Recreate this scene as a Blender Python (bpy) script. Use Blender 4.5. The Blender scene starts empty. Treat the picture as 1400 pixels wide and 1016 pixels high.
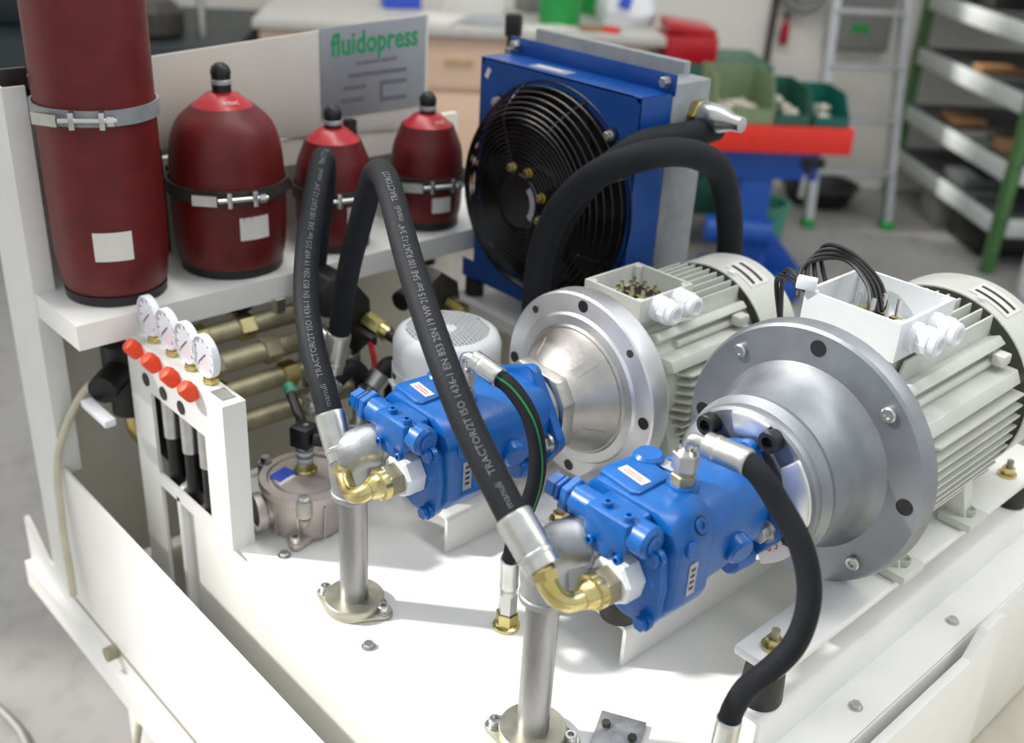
import bpy, bmesh, math, random
from mathutils import Vector, Matrix
random.seed(4)
PI = math.pi
S = bpy.context.scene
COL = S.collection
H = 1.6                      # camera height above the workshop floor; geometry below is written relative to it

# ------------------------------------------------------------------ camera, light, exposure
YAW, PITCH, ROLL = math.radians(-45.6), math.radians(26.74), math.radians(3.5)
cy, sy = math.cos(YAW), math.sin(YAW)
Fw = Vector((math.cos(PITCH) * sy, math.cos(PITCH) * cy, -math.sin(PITCH)))
r0 = Vector((cy, -sy, 0)); u0 = r0.cross(Fw)
Rt = r0 * math.cos(ROLL) + u0 * math.sin(ROLL)
Up = -r0 * math.sin(ROLL) + u0 * math.cos(ROLL)
cam = bpy.data.cameras.new('camera')
co = bpy.data.objects.new('camera', cam); COL.objects.link(co)
M = Matrix.Identity(4)
for i in range(3):
    M[i][0], M[i][1], M[i][2] = Rt[i], Up[i], -Fw[i]
M[2][3] = H
co.matrix_world = M
cam.sensor_width = 36.0
cam.lens = 1455.0 / 1400.0 * 36.0
cam.clip_start = .02; cam.clip_end = 100
cam.dof.use_dof = True
cam.dof.focus_distance = 1.16
cam.dof.aperture_fstop = 3.3
S.camera = co

S.view_settings.view_transform = 'Standard'
S.view_settings.look = 'None'
S.view_settings.exposure = 0.0
S.view_settings.gamma = 1.0
S.view_settings.use_curve_mapping = False

w = bpy.data.worlds.new('world'); S.world = w; w.use_nodes = True
bg = w.node_tree.nodes['Background']
bg.inputs['Color'].default_value = (.93, .965, 1.0, 1)
bg.inputs['Strength'].default_value = 0.82

SUN_D = Vector((.75, .66, -.84)).normalized()     # direction the sunlight travels
sl = bpy.data.lights.new('sun', 'SUN'); sl.energy = 4.9; sl.angle = math.radians(2.2); sl.color = (1, .955, .90)
so = bpy.data.objects.new('sun', sl); COL.objects.link(so)
so.rotation_euler = SUN_D.to_track_quat('-Z', 'Y').to_euler()
so.location = (-3, -3, 6)

def area(name, loc, target, sx, sy_, e, col):
    l = bpy.data.lights.new(name, 'AREA'); l.shape = 'RECTANGLE'; l.size = sx; l.size_y = sy_; l.energy = e; l.color = col
    o = bpy.data.objects.new(name, l); COL.objects.link(o); o.location = loc
    o.rotation_euler = (Vector(target) - Vector(loc)).to_track_quat('-Z', 'Y').to_euler()
area('added_overhead_fill', (-2.2, 1.2, 4.6), (-1.2, 1.2, .8), .5, 3.5, 60, (1, .97, .92))  # this and the next are overhead panels added for highlights, no fixture known
area('added_overhead_fill', (.6, 2.6, 4.6), (-.3, 1.8, .8), .5, 3.5, 60, (1, .97, .92))

# ------------------------------------------------------------------ materials
def lin(c):
    return tuple((x / 255 / 12.92 if x / 255 <= .04045 else ((x / 255 + .055) / 1.055) ** 2.4) for x in c)

MATS = {}
def mat(name, rgb, rough=.5, metal=0.0, var=.06, vscale=40, bump=0.0, bscale=300, spec=.5, coat=0.0, rvar=.08, stretch=None, rgb2=None, alpha=None, emit=None, trans=0):
    m = bpy.data.materials.new(name); m.use_nodes = True
    nt = m.node_tree; b = nt.nodes['Principled BSDF']
    tc = nt.nodes.new('ShaderNodeTexCoord')
    mp = nt.nodes.new('ShaderNodeMapping'); nt.links.new(tc.outputs['Object'], mp.inputs['Vector'])
    if stretch: mp.inputs['Scale'].default_value = stretch
    n = nt.nodes.new('ShaderNodeTexNoise'); n.inputs['Scale'].default_value = vscale; n.inputs['Detail'].default_value = 4
    nt.links.new(mp.outputs[0], n.inputs['Vector'])
    c = lin(rgb)
    mix = nt.nodes.new('ShaderNodeMix'); mix.data_type = 'RGBA'
    c2 = lin(rgb2) if rgb2 else tuple(min(1, x * (1 + 2 * var)) for x in c)
    c1 = c if rgb2 else tuple(x * (1 - 2 * var) for x in c)
    mix.inputs['A'].default_value = (*c1, 1); mix.inputs['B'].default_value = (*c2, 1)
    ramp = nt.nodes.new('ShaderNodeMapRange'); ramp.inputs['From Min'].default_value = .3; ramp.inputs['From Max'].default_value = .7
    nt.links.new(n.outputs['Fac'], ramp.inputs['Value']); nt.links.new(ramp.outputs[0], mix.inputs['Factor'])
    nt.links.new(mix.outputs['Result'], b.inputs['Base Color'])
    rr = nt.nodes.new('ShaderNodeMapRange'); rr.inputs['To Min'].default_value = max(.02, rough - rvar); rr.inputs['To Max'].default_value = min(1, rough + rvar)
    nt.links.new(n.outputs['Fac'], rr.inputs['Value']); nt.links.new(rr.outputs[0], b.inputs['Roughness'])
    b.inputs['Metallic'].default_value = metal
    b.inputs['Specular IOR Level'].default_value = spec
    b.inputs['Coat Weight'].default_value = coat; b.inputs['Coat Roughness'].default_value = .15
    if trans: b.inputs['Transmission Weight'].default_value = trans
    if emit:
        b.inputs['Emission Color'].default_value = (*lin(emit[0]), 1); b.inputs['Emission Strength'].default_value = emit[1]
    if bump:
        n2 = nt.nodes.new('ShaderNodeTexNoise'); n2.inputs['Scale'].default_value = bscale; n2.inputs['Detail'].default_value = 3
        nt.links.new(mp.outputs[0], n2.inputs['Vector'])
        bp = nt.nodes.new('ShaderNodeBump'); bp.inputs['Strength'].default_value = bump; bp.inputs['Distance'].default_value = .002
        nt.links.new(n2.outputs['Fac'], bp.inputs['Height']); nt.links.new(bp.outputs[0], b.inputs['Normal'])
    MATS[name] = m
    return m

WHITE = mat('white_paint', (234, 234, 231), .38, var=.02, vscale=8, bump=.03, bscale=500)
PANELW = mat('panel_paint', (204, 200, 190), .45, var=.02, vscale=6)
BEIGE = mat('beige_paint', (226, 222, 210), .5, var=.03, vscale=6)
OLIVE = mat('tray_floor_paint', (196, 192, 174), .6, var=.05, vscale=10)
RED = mat('maroon_paint', (98, 24, 24), .42, spec=.4, var=.08, vscale=30, bump=.10, bscale=260)
REDCAP = mat('red_cap', (178, 26, 38), .3, var=.04)
BLUE = mat('blue_pump_paint', (4, 90, 166), .34, var=.05, vscale=60, bump=.16, bscale=130, coat=.12)
BLUE2 = mat('blue_cooler_paint', (2, 72, 150), .36, var=.05, vscale=20, bump=.05, bscale=400)
BLUE3 = mat('blue_stand_paint', (10, 72, 158), .45, var=.05, vscale=10)
RUBBER = mat('hose_rubber', (24, 27, 32), .66, spec=.25, var=.10, vscale=70, bump=.08, bscale=500)
BLACK = mat('black_plastic', (22, 22, 24), .45, var=.1)
BLACKM = mat('black_wire_coating', (18, 18, 20), .24, var=.1)
DARK = mat('dark_steel', (62, 60, 56), .5, .3, var=.15)
ALU = mat('machined_aluminium', (228, 229, 231), .40, .95, var=.05, vscale=14, rvar=.1, bump=.03, bscale=80)
ALUC = mat('cast_aluminium', (190, 187, 182), .42, 1.0, var=.10, vscale=18, rvar=.12, bump=.15, bscale=160)
ALUG = mat('grey_cast_aluminium', (150, 154, 160), .46, .85, var=.08, vscale=16, rvar=.12, bump=.10, bscale=120)
CASTF = mat('filter_casting', (186, 178, 172), .48, .75, var=.06, vscale=30, bump=.10, bscale=240)
GALV = mat('galvanised_steel', (168, 171, 174), .50, .85, var=.12, vscale=45, rvar=.14, bump=.16, bscale=200)
PIPE = mat('steel_pipe', (160, 160, 160), .42, .9, var=.16, vscale=30, rvar=.12, bump=.10, bscale=150, stretch=(1, 1, .25))
ZINC = mat('bright_zinc', (200, 201, 198), .32, 1.0, var=.06, vscale=40)
BRASS = mat('yellow_zinc', (196, 176, 92), .26, 1.0, var=.12, vscale=35, rvar=.1, rgb2=(216, 206, 160))
FLANGEZ = mat('flange_zinc', (176, 174, 158), .38, .9, var=.1, vscale=40)
OLIVEZ = mat('olive_zinc', (156, 150, 124), .46, .5, var=.12, vscale=40)
MOTOR = mat('motor_grey_paint', (206, 208, 200), .42, var=.03, vscale=20, bump=.08, bscale=220)
MOTORW = mat('motor_white_paint', (224, 228, 230), .42, var=.02, vscale=20)
PLAST = mat('white_plastic', (232, 236, 240), .35, var=.02)
RADI = mat('radiator_grey', (150, 154, 158), .5, .35, var=.06)
PAPER = mat('paper_label', (222, 220, 214), .6, var=.02)
SILVERL = mat('silver_label', (176, 180, 184), .4, .4, var=.03)
SIGNG = mat('sign_grey', (150, 154, 160), .4, .25, var=.02)
GREENT = mat('green_lettering', (20, 150, 92), .5, var=.02)
GREYT = mat('grey_lettering', (104, 108, 112), .5, var=.02)
HTEXT = mat('hose_lettering', (98, 102, 107), .6, var=.05)
REDT = mat('red_lettering', (214, 66, 44), .5, var=.05)
GREENST = mat('green_hose_stripe', (22, 120, 62), .5, var=.05)
BLUEL = mat('blue_label', (52, 84, 200), .4, var=.04)
ORANGE = mat('orange_knob', (240, 76, 34), .4, var=.04)
CREAM = mat('cream_cable', (206, 200, 178), .5, var=.04)
YELLOW = mat('yellow_tag', (212, 160, 40), .5, var=.04)
GLASS = mat('gauge_face', (226, 228, 238), .2, var=.02, coat=.6)
TEFLON = mat('sealing_tape', (226, 228, 230), .5, var=.03)
PINK = mat('cabinet_laminate', (222, 190, 166), .5, var=.03, vscale=3, stretch=(1, 1, 6))
TOPG = mat('bench_top', (188, 186, 180), .45, var=.05)
WALLP = mat('wall_paint', (236, 232, 224), .75, var=.03, vscale=2)
GREENR = mat('green_rack_paint', (72, 116, 62), .5, var=.08)
GREENB = mat('green_bin', (42, 92, 76), .4, var=.06)
GREENB2 = mat('pale_green_bin', (120, 140, 104), .5, var=.06)
GREENP = mat('bright_green_plastic', (34, 150, 70), .4, var=.04)
REDTR = mat('red_tray', (222, 46, 30), .4, var=.04)
STEELL = mat('shelf_steel', (196, 202, 200), .55, .0, var=.05)
SHELFD = mat('shelf_deck', (96, 100, 102), .55, .2, var=.1)
CARD = mat('cardboard', (150, 112, 74), .7, var=.06)
LADDER = mat('ladder_aluminium', (176, 178, 180), .4, .6, var=.05)
GREYB = mat('grey_box', (136, 136, 132), .5, var=.04)
DGREY = mat('dark_machine', (34, 44, 46), .5, var=.1)
LIGHTP = mat('pale_parts', (206, 200, 184), .5, var=.06)
TEAL = mat('teal_plastic', (30, 128, 116), .35, var=.04, trans=.5)
TEAL2 = mat('teal_bucket', (72, 150, 124), .45, var=.04)

def floor_mat():
    m = bpy.data.materials.new('concrete_floor'); m.use_nodes = True
    nt = m.node_tree; b = nt.nodes['Principled BSDF']
    tc = nt.nodes.new('ShaderNodeTexCoord')
    n1 = nt.nodes.new('ShaderNodeTexNoise'); n1.inputs['Scale'].default_value = 1.6; n1.inputs['Detail'].default_value = 8
    n2 = nt.nodes.new('ShaderNodeTexNoise'); n2.inputs['Scale'].default_value = 14; n2.inputs['Detail'].default_value = 6
    for n in (n1, n2): nt.links.new(tc.outputs['Object'], n.inputs['Vector'])
    cr = nt.nodes.new('ShaderNodeValToRGB')
    cr.color_ramp.elements[0].position = .32; cr.color_ramp.elements[0].color = (*lin((140, 139, 136)), 1)
    cr.color_ramp.elements[1].position = .7; cr.color_ramp.elements[1].color = (*lin((160, 159, 156)), 1)
    nt.links.new(n1.outputs['Fac'], cr.inputs['Fac'])
    cr2 = nt.nodes.new('ShaderNodeValToRGB')
    cr2.color_ramp.elements[0].position = .36; cr2.color_ramp.elements[0].color = (.86, .86, .86, 1)
    cr2.color_ramp.elements[1].position = .5; cr2.color_ramp.elements[1].color = (1, 1, 1, 1)
    nt.links.new(n2.outputs['Fac'], cr2.inputs['Fac'])
    mx = nt.nodes.new('ShaderNodeMix'); mx.data_type = 'RGBA'; mx.blend_type = 'MULTIPLY'; mx.inputs['Factor'].default_value = 1
    nt.links.new(cr.outputs[0], mx.inputs['A']); nt.links.new(cr2.outputs[0], mx.inputs['B'])
    nt.links.new(mx.outputs['Result'], b.inputs['Base Color']); b.inputs['Roughness'].default_value = .6
    return m
FLOORM = floor_mat()

# ------------------------------------------------------------------ mesh builder
def V(*a): return Vector(a)
def basis(axis):
    a = Vector(axis).normalized()
    t = V(0, 0, 1) if abs(a.z) < .9 else V(1, 0, 0)
    u = a.cross(t).normalized()
    return a, u, a.cross(u).normalized()

def smooth_path(P, k=6):
    P = [Vector(p) for p in P]
    if len(P) < 3: return P
    out = []
    n = len(P)
    for i in range(n - 1):
        p0 = P[i - 1] if i else P[0] * 2 - P[1]
        p1, p2 = P[i], P[i + 1]
        p3 = P[i + 2] if i + 2 < n else P[-1] * 2 - P[-2]
        for j in range(k):
            t = j / k
            out.append(.5 * ((2 * p1) + (p2 - p0) * t + (2 * p0 - 5 * p1 + 4 * p2 - p3) * t * t + (3 * p1 - p0 - 3 * p2 + p3) * t ** 3))
    out.append(P[-1])
    return out

def relax(P, it=2):
    P = [Vector(p) for p in P]
    for _ in range(it):
        P = [P[0]] + [(P[i - 1] + 2 * P[i] + P[i + 1]) / 4 for i in range(1, len(P) - 1)] + [P[-1]]
    return P

class MB:
    def __init__(s, X=None): s.v = []; s.f = []; s.X = X
    def add(s, vs, fs):
        o = len(s.v); s.v += [Vector(p) for p in vs]; s.f += [tuple(i + o for i in f) for f in fs]; return s
    def bm(s, bm):
        bm.verts.index_update()
        s.add([v.co.copy() for v in bm.verts], [[v.index for v in f.verts] for f in bm.faces]); bm.free(); return s
    def box(s, c, d, rot=None, bev=0, seg=2):
        bm = bmesh.new(); bmesh.ops.create_cube(bm, size=1)
        bmesh.ops.scale(bm, vec=Vector(d), verts=bm.verts)
        if bev: bmesh.ops.bevel(bm, geom=list(bm.edges), offset=bev, segments=seg, affect='EDGES', profile=.5)
        R = rot.to_4x4() if rot else Matrix.Identity(4)
        bmesh.ops.transform(bm, matrix=Matrix.Translation(Vector(c)) @ R, verts=bm.verts)
        return s.bm(bm)
    def span(s, a, b, bev=0, seg=2):
        a = Vector(a); b = Vector(b)
        return s.box((a + b) / 2, [abs(x) for x in (b - a)], None, bev, seg)
    def lathe(s, prof, o, axis=(0, 0, 1), n=32, closed=False, sq=None):
        a, u, t = basis(axis); o = Vector(o); vs = []; fs = []
        for r, h in prof:
            for i in range(n):
                th = 2 * PI * i / n
                vs.append(o + a * h + (u * math.cos(th) + t * math.sin(th)) * max(r, 1e-5))
        m = len(prof)
        for j in range(m - 1 if not closed else m):
            k = (j + 1) % m
            for i in range(n):
                q = (i + 1) % n
                fs.append((j * n + i, j * n + q, k * n + q, k * n + i))
        if not closed:
            if prof[0][0] > 1e-4: fs.append(tuple(range(n))[::-1])
            if prof[-1][0] > 1e-4: fs.append(tuple((m - 1) * n + i for i in range(n)))
        return s.add(vs, fs)
    def cyl(s, p0, p1, r, r2=None, n=20, bev=0):
        p0 = Vector(p0); p1 = Vector(p1); L = (p1 - p0).length; r2 = r if r2 is None else r2
        pr = [(r, 0), (r2, L)] if not bev else [(r - bev, 0), (r, bev), (r2, L - bev), (r2 - bev, L)]
        return s.lathe(pr, p0, p1 - p0, n)
    def hexa(s, p0, p1, r, n=6, ch=None, rotv=0):
        p0 = Vector(p0); p1 = Vector(p1); a, u, t = basis(p1 - p0); L = (p1 - p0).length
        ch = r * .08 if ch is None else ch
        vs = []; fs = []
        for rr, h in ((r - ch, 0), (r, ch), (r, L - ch), (r - ch, L)):
            for i in range(n):
                th = 2 * PI * i / n + rotv
                vs.append(p0 + a * h + (u * math.cos(th) + t * math.sin(th)) * rr)
        for j in range(3):
            for i in range(n): fs.append((j * n + i, j * n + (i + 1) % n, (j + 1) * n + (i + 1) % n, (j + 1) * n + i))
        fs.append(tuple(range(n))[::-1]); fs.append(tuple(3 * n + i for i in range(n)))
        return s.add(vs, fs)
    def tube(s, P, r, n=14, cap=True):
        P = [Vector(p) for p in P]; m = len(P)
        rs = r if isinstance(r, (list, tuple)) else [r] * m
        fr = frames(P); vs = []; fs = []
        for j in range(m):
            T, N, Bn = fr[j]
            for i in range(n):
                th = 2 * PI * i / n
                vs.append(P[j] + (N * math.cos(th) + Bn * math.sin(th)) * rs[j])
        for j in range(m - 1):
            for i in range(n): fs.append((j * n + i, j * n + (i + 1) % n, (j + 1) * n + (i + 1) % n, (j + 1) * n + i))
        if cap: fs.append(tuple(range(n))[::-1]); fs.append(tuple((m - 1) * n + i for i in range(n)))
        return s.add(vs, fs)
    def torus(s, c, axis, R, r, n=40, m=8):
        a, u, t = basis(axis); c = Vector(c); vs = []; fs = []
        for i in range(n):
            th = 2 * PI * i / n; d = u * math.cos(th) + t * math.sin(th)
            for j in range(m):
                ph = 2 * PI * j / m
                vs.append(c + d * (R + r * math.cos(ph)) + a * r * math.sin(ph))
        for i in range(n):
            for j in range(m):
                fs.append((i * m + j, i * m + (j + 1) % m, ((i + 1) % n) * m + (j + 1) % m, ((i + 1) % n) * m + j))
        return s.add(vs, fs)
    def ball(s, c, r, n=16):
        pr = [(r * math.sin(PI * i / 10), -r * math.cos(PI * i / 10)) for i in range(11)]
        return s.lathe(pr, c, (0, 0, 1), n)
    def prism(s, poly, o, u, v, w, bev=0):
        """polygon in the plane (u, v) at o, extruded along w"""
        o = Vector(o); u = Vector(u); v = Vector(v); w = Vector(w); n = len(poly)
        bm = bmesh.new()
        a = [bm.verts.new(o + u * x + v * y) for x, y in poly]
        b = [bm.verts.new(o + u * x + v * y + w) for x, y in poly]
        bm.faces.new(a[::-1]); bm.faces.new(b)
        for i in range(n): bm.faces.new((a[i], a[(i + 1) % n], b[(i + 1) % n], b[i]))
        bmesh.ops.recalc_face_normals(bm, faces=bm.faces)
        if bev: bmesh.ops.bevel(bm, geom=list(bm.edges), offset=bev, segments=2, affect='EDGES', profile=.5)
        return s.bm(bm)
    def plate_hole(s, cx, cz, R, x0, x1, z0, z1, y0, y1, n=64):
        """rectangular plate (normal Y) with a round hole"""
        vs = []; fs = []
        for y in (y0, y1):
            for i in range(n):
                th = 2 * PI * i / n; dx, dz = math.cos(th), math.sin(th)
                k = min(((x1 - cx) / dx if dx > 1e-9 else (x0 - cx) / dx if dx < -1e-9 else 1e9),
                        ((z1 - cz) / dz if dz > 1e-9 else (z0 - cz) / dz if dz < -1e-9 else 1e9))
                vs.append(V(cx + R * dx, y, cz + R * dz)); vs.append(V(cx + k * dx, y, cz + k * dz))
        N = 2 * n
        for i in range(n):
            j = (i + 1) % n
            fs.append((2 * i, 2 * i + 1, 2 * j + 1, 2 * j)); fs.append((N + 2 * i, N + 2 * j, N + 2 * j + 1, N + 2 * i + 1))
            fs.append((2 * i, 2 * j, N + 2 * j, N + 2 * i)); fs.append((2 * i + 1, N + 2 * i + 1, N + 2 * j + 1, 2 * j + 1))
        return s.add(vs, fs)
    def build(s, name, m, parent=None, sharp=32, label=None, kind=None):
        me = bpy.data.meshes.new(name)
        root = parent
        while root is not None and root.parent is not None: root = root.parent
        base = V(0, 0, 0)
        X = s.X
        vs = [(X @ p if X else p) + V(0, 0, H) for p in s.v]
        if root is not None: base = root.location
        me.from_pydata([p - base for p in vs], [], s.f)
        me.validate(); me.update()
        bm = bmesh.new(); bm.from_mesh(me); bmesh.ops.recalc_face_normals(bm, faces=bm.faces); bm.to_mesh(me); bm.free()
        me.shade_smooth(); me.set_sharp_from_angle(angle=math.radians(sharp))
        me.materials.append(m)
        o = bpy.data.objects.new(name, me); COL.objects.link(o)
        if parent is not None: o.parent = parent
        if label: o['label'] = label
        if kind: o['kind'] = kind
        return o

def frames(P):
    m = len(P); out = []
    N = None
    for j in range(m):
        T = (P[min(j + 1, m - 1)] - P[max(j - 1, 0)]).normalized()
        if N is None: _, N, _ = basis(T)
        N = (N - T * N.dot(T)).normalized()
        out.append((T, N, T.cross(N)))
    return out

def thing(name, label, cat, loc, group=None):
    o = bpy.data.objects.new(name, None); COL.objects.link(o)
    o.empty_display_size = .02
    o.location = Vector(loc) + V(0, 0, H)
    o['label'] = label; o['category'] = cat
    if group: o['group'] = group
    return o
def single(name, label, cat, mb, m, group=None, sharp=32):
    """a thing that is one mesh with its origin at its own centre"""
    c = sum(s_pts(mb), V(0, 0, 0)) / len(mb.v)
    zmin = min(p.z for p in s_pts(mb)); loc = V(c.x, c.y, zmin)
    o = mb.build(name, m, None, sharp)
    for v in o.data.vertices: v.co -= loc + V(0, 0, H)
    o.location = loc + V(0, 0, H)
    o['label'] = label; o['category'] = cat
    if group: o['group'] = group
    return o
def s_pts(mb): return [(mb.X @ p if mb.X else p) for p in mb.v]
def structure(name, mb, m, sharp=32):
    o = mb.build(name, m, None, sharp); o['kind'] = 'structure'; return o

def text_mesh(body, size, bold=0):
    cu = bpy.data.curves.new('t', 'FONT'); cu.body = body; cu.size = size; cu.resolution_u = 2; cu.offset = bold * size
    o = bpy.data.objects.new('t', cu); COL.objects.link(o)
    dg = bpy.context.evaluated_depsgraph_get()
    me = o.evaluated_get(dg).to_mesh()
    bm = bmesh.new(); bm.from_mesh(me)
    o.evaluated_get(dg).to_mesh_clear()
    bmesh.ops.triangulate(bm, faces=bm.faces)
    bm.verts.index_update()
    vs = [v.co.copy() for v in bm.verts]; fs = [[v.index for v in f.verts] for f in bm.faces]
    bm.free(); bpy.data.objects.remove(o); bpy.data.curves.remove(cu)
    return vs, fs
def flat_text(body, size, o, u, v, centre=True, width=None, bold=0):
    """letters in the plane (u, v) at o"""
    vs, fs = text_mesh(body, size, bold); u = Vector(u).normalized(); v = Vector(v).normalized(); o = Vector(o)
    w = max(p.x for p in vs); k = width / w if width else 1
    mb = MB(); mb.add([o + u * (p.x - (w / 2 if centre else 0)) * k + v * p.y for p in vs], fs); return mb
def tube_text(body, size, P, r, s0, phase=0.0):
    """letters wrapped onto a hose along its length, on the side turned to the aisle"""
    vs, fs = text_mesh(body, size)
    L = [0]
    for i in range(1, len(P)): L.append(L[-1] + (P[i] - P[i - 1]).length)
    mb = MB(); out = []
    for p in vs:
        s = s0 + p.x; i = 0
        while i < len(L) - 2 and L[i + 1] < s: i += 1
        t = (s - L[i]) / max(1e-9, L[i + 1] - L[i])
        c = P[i].lerp(P[i + 1], t)
        def tan(k): return (P[min(k + 1, len(P) - 1)] - P[max(k - 1, 0)]).normalized()
        T = tan(i).lerp(tan(i + 1), t).normalized()
        n = (V(.80, -.55, .2)); n = (n - T * n.dot(T)).normalized()
        b = n.cross(T)
        ph = phase + (p.y - size * .35) / r
        out.append(c + (n * math.cos(ph) + b * math.sin(ph)) * (r + .0004))
    mb.add(out, fs); return mb

# ------------------------------------------------------------------ the room (its axes are turned 50.6 degrees from the machine's)
TH = math.radians(50.6)
B0 = V(-1.712, 4.542, -1.6)
RX = Matrix.Translation(B0) @ Matrix.Rotation(TH, 4, 'Z')     # room coordinates: a along the wall, b towards the wall, z above the floor
def RB(): return MB(RX)

structure('floor', MB().span((-9, -7, -1.66), (9, 11, -1.6)), FLOORM)
structure('wall_back', RB().span((-5.6, 1.25, 0), (5, 1.4, 3.6)), WALLP)
# the side towards the sun: a wall with a high roller-door bay, and beside it an added, unseen panel that keeps the sun off the shelf
AX = Matrix.Translation(V(-1.9, -1.65, -1.6)) @ Matrix.Rotation(math.atan2(.66, .75) + PI / 2, 4, 'Z')
AX = Matrix.Translation(V(0, 0, -1.6)) @ Matrix.Rotation(math.atan2(-.75, .66), 4, 'Z')
structure('wall_left', MB(AX).span((-5, -4.75, 0), (-1.63, -4.6, 6.4)).span((-1.63, -4.75, 5.5), (2.2, -4.6, 6.4)).span((2.2, -4.75, 0), (6, -4.6, 6.4)), WALLP)
structure('sun_block_panel', MB(AX).span((-1.63, -4.72, 3.65), (-1.2, -4.63, 5.5)), GREYB)

# ------------------------------------------------------------------ machine frame: back plate, sign panel, shelf, drip tray
TZ = -.855          # tank top
XP = -1.485         # back plate
YF = .465           # front plane of the frame
SZ = -.605          # shelf top
fr = thing('accumulator_stand', 'white sheet steel stand with back plate, shelf and long drip tray around the tank', 'stand', (-1.2, .9, -1.25))
MB().span((XP - .012, YF + .02, -1.13), (XP, 1.275, -.46)).build('back_plate', BEIGE, fr)
p = [(.487, -.50), (.487, -.322), (1.2, -.281), (1.2, -.462), (1.185, -.476), (.70, -.445), (.66, -.50)]
MB().prism(p, (XP, 0, 0), (0, 1, 0), (0, 0, 1), (.004, 0, 0), .0015).build('upper_panel', PANELW, fr)
MB().span((XP + .004, .475, -.345), (XP + .012, .515, -.308), .001).build('lifting_lug', DARK, fr)
s = MB().span((XP, .472, SZ - .004), (-1.300, 1.335, SZ)); s.span((-1.30, .472, SZ - .036), (-1.296, 1.335, SZ)); s.span((XP, .468, SZ - .036), (-1.296, .472, SZ))
s.build('shelf', WHITE, fr)
for y in (.672, 1.02):
    MB().span((XP + .002, y, -.60), (XP + .02, y + .016, -.44)).build('upright', DARK, fr)
e = MB().span((XP - .06, YF, -1.14), (XP + .055, YF + .004, -.322)); e.span((XP + .051, YF + .004, -.9), (XP + .055, YF + .03, -.322))
e.build('end_flange', WHITE, fr)
t = MB().prism([(-1.66, -1.24), (-1.66, -1.10), (-1.645, -1.09), (-1.625, -1.10), (-1.57, -1.14), (-1.43, -1.14), (-1.43, -.885), (.35, -.925), (.35, -1.24)], (0, YF, 0), (1, 0, 0), (0, 0, 1), (0, .004, 0))
t.span((-1.66, YF - .012, -1.24), (.35, YF, -1.19)); t.build('tray_front', WHITE, fr)
MB().span((XP, YF, -1.16), (.35, 1.75, -1.15)).build('tray_floor', OLIVE, fr)
MB().span((.345, YF, -1.16), (.35, 1.75, -.92)).span((XP, 1.745, -1.16), (.35, 1.75, -1.0)).build('tray_side', WHITE, fr)
for x, y in ((-1.35, .55), (.25, .55), (-1.35, 1.65), (.25, 1.65)):
    MB().span((x - .05, y - .05, -1.6), (x + .05, y + .05, -1.16), .004).build('foot', WHITE, fr)
for x in (-1.31, -.905):
    MB().cyl((x, YF + .002, -1.16), (x, YF - .018, -1.16), .012, n=12).build('bolt', OLIVEZ, fr)

sg = thing('sign_plate', 'grey maker sign with green lettering on the upper white panel', 'sign', (XP + .005, 1.085, -.44))
sv = lambda y: .0565 * (y - .976)
MB().prism([(.977, -.436), (.977, -.291), (1.193, -.283), (1.191, -.436)], (XP + .0042, 0, 0), (0, 1, 0), (0, 0, 1), (.0016, 0, 0), .0005).build('plate', SIGNG, sg)
X_ = XP + .0063
flat_text('fluidopress', .05, (X_, 1.086, -.333), (0, 1, .03), (0, 0, 1), width=.178, bold=.022).build('lettering', GREENT, sg)
flat_text('oleodinamica industriale', .0125, (X_, 1.088, -.353), (0, 1, .03), (0, 0, 1), width=.085).build('lettering', GREYT, sg)
m = MB()
for y0, y1, z in ((1.03, 1.15, -.372), (1.02, 1.065, -.392), (1.015, 1.06, -.412), (1.10, 1.15, -.390), (1.10, 1.15, -.418)):
    m.span((X_, y0, z), (X_ + .0004, y1, z + .006))
m.span((X_, 1.095, -.418), (X_ + .0004, 1.099, -.384)); m.build('text_line', GREYT, sg)

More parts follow.
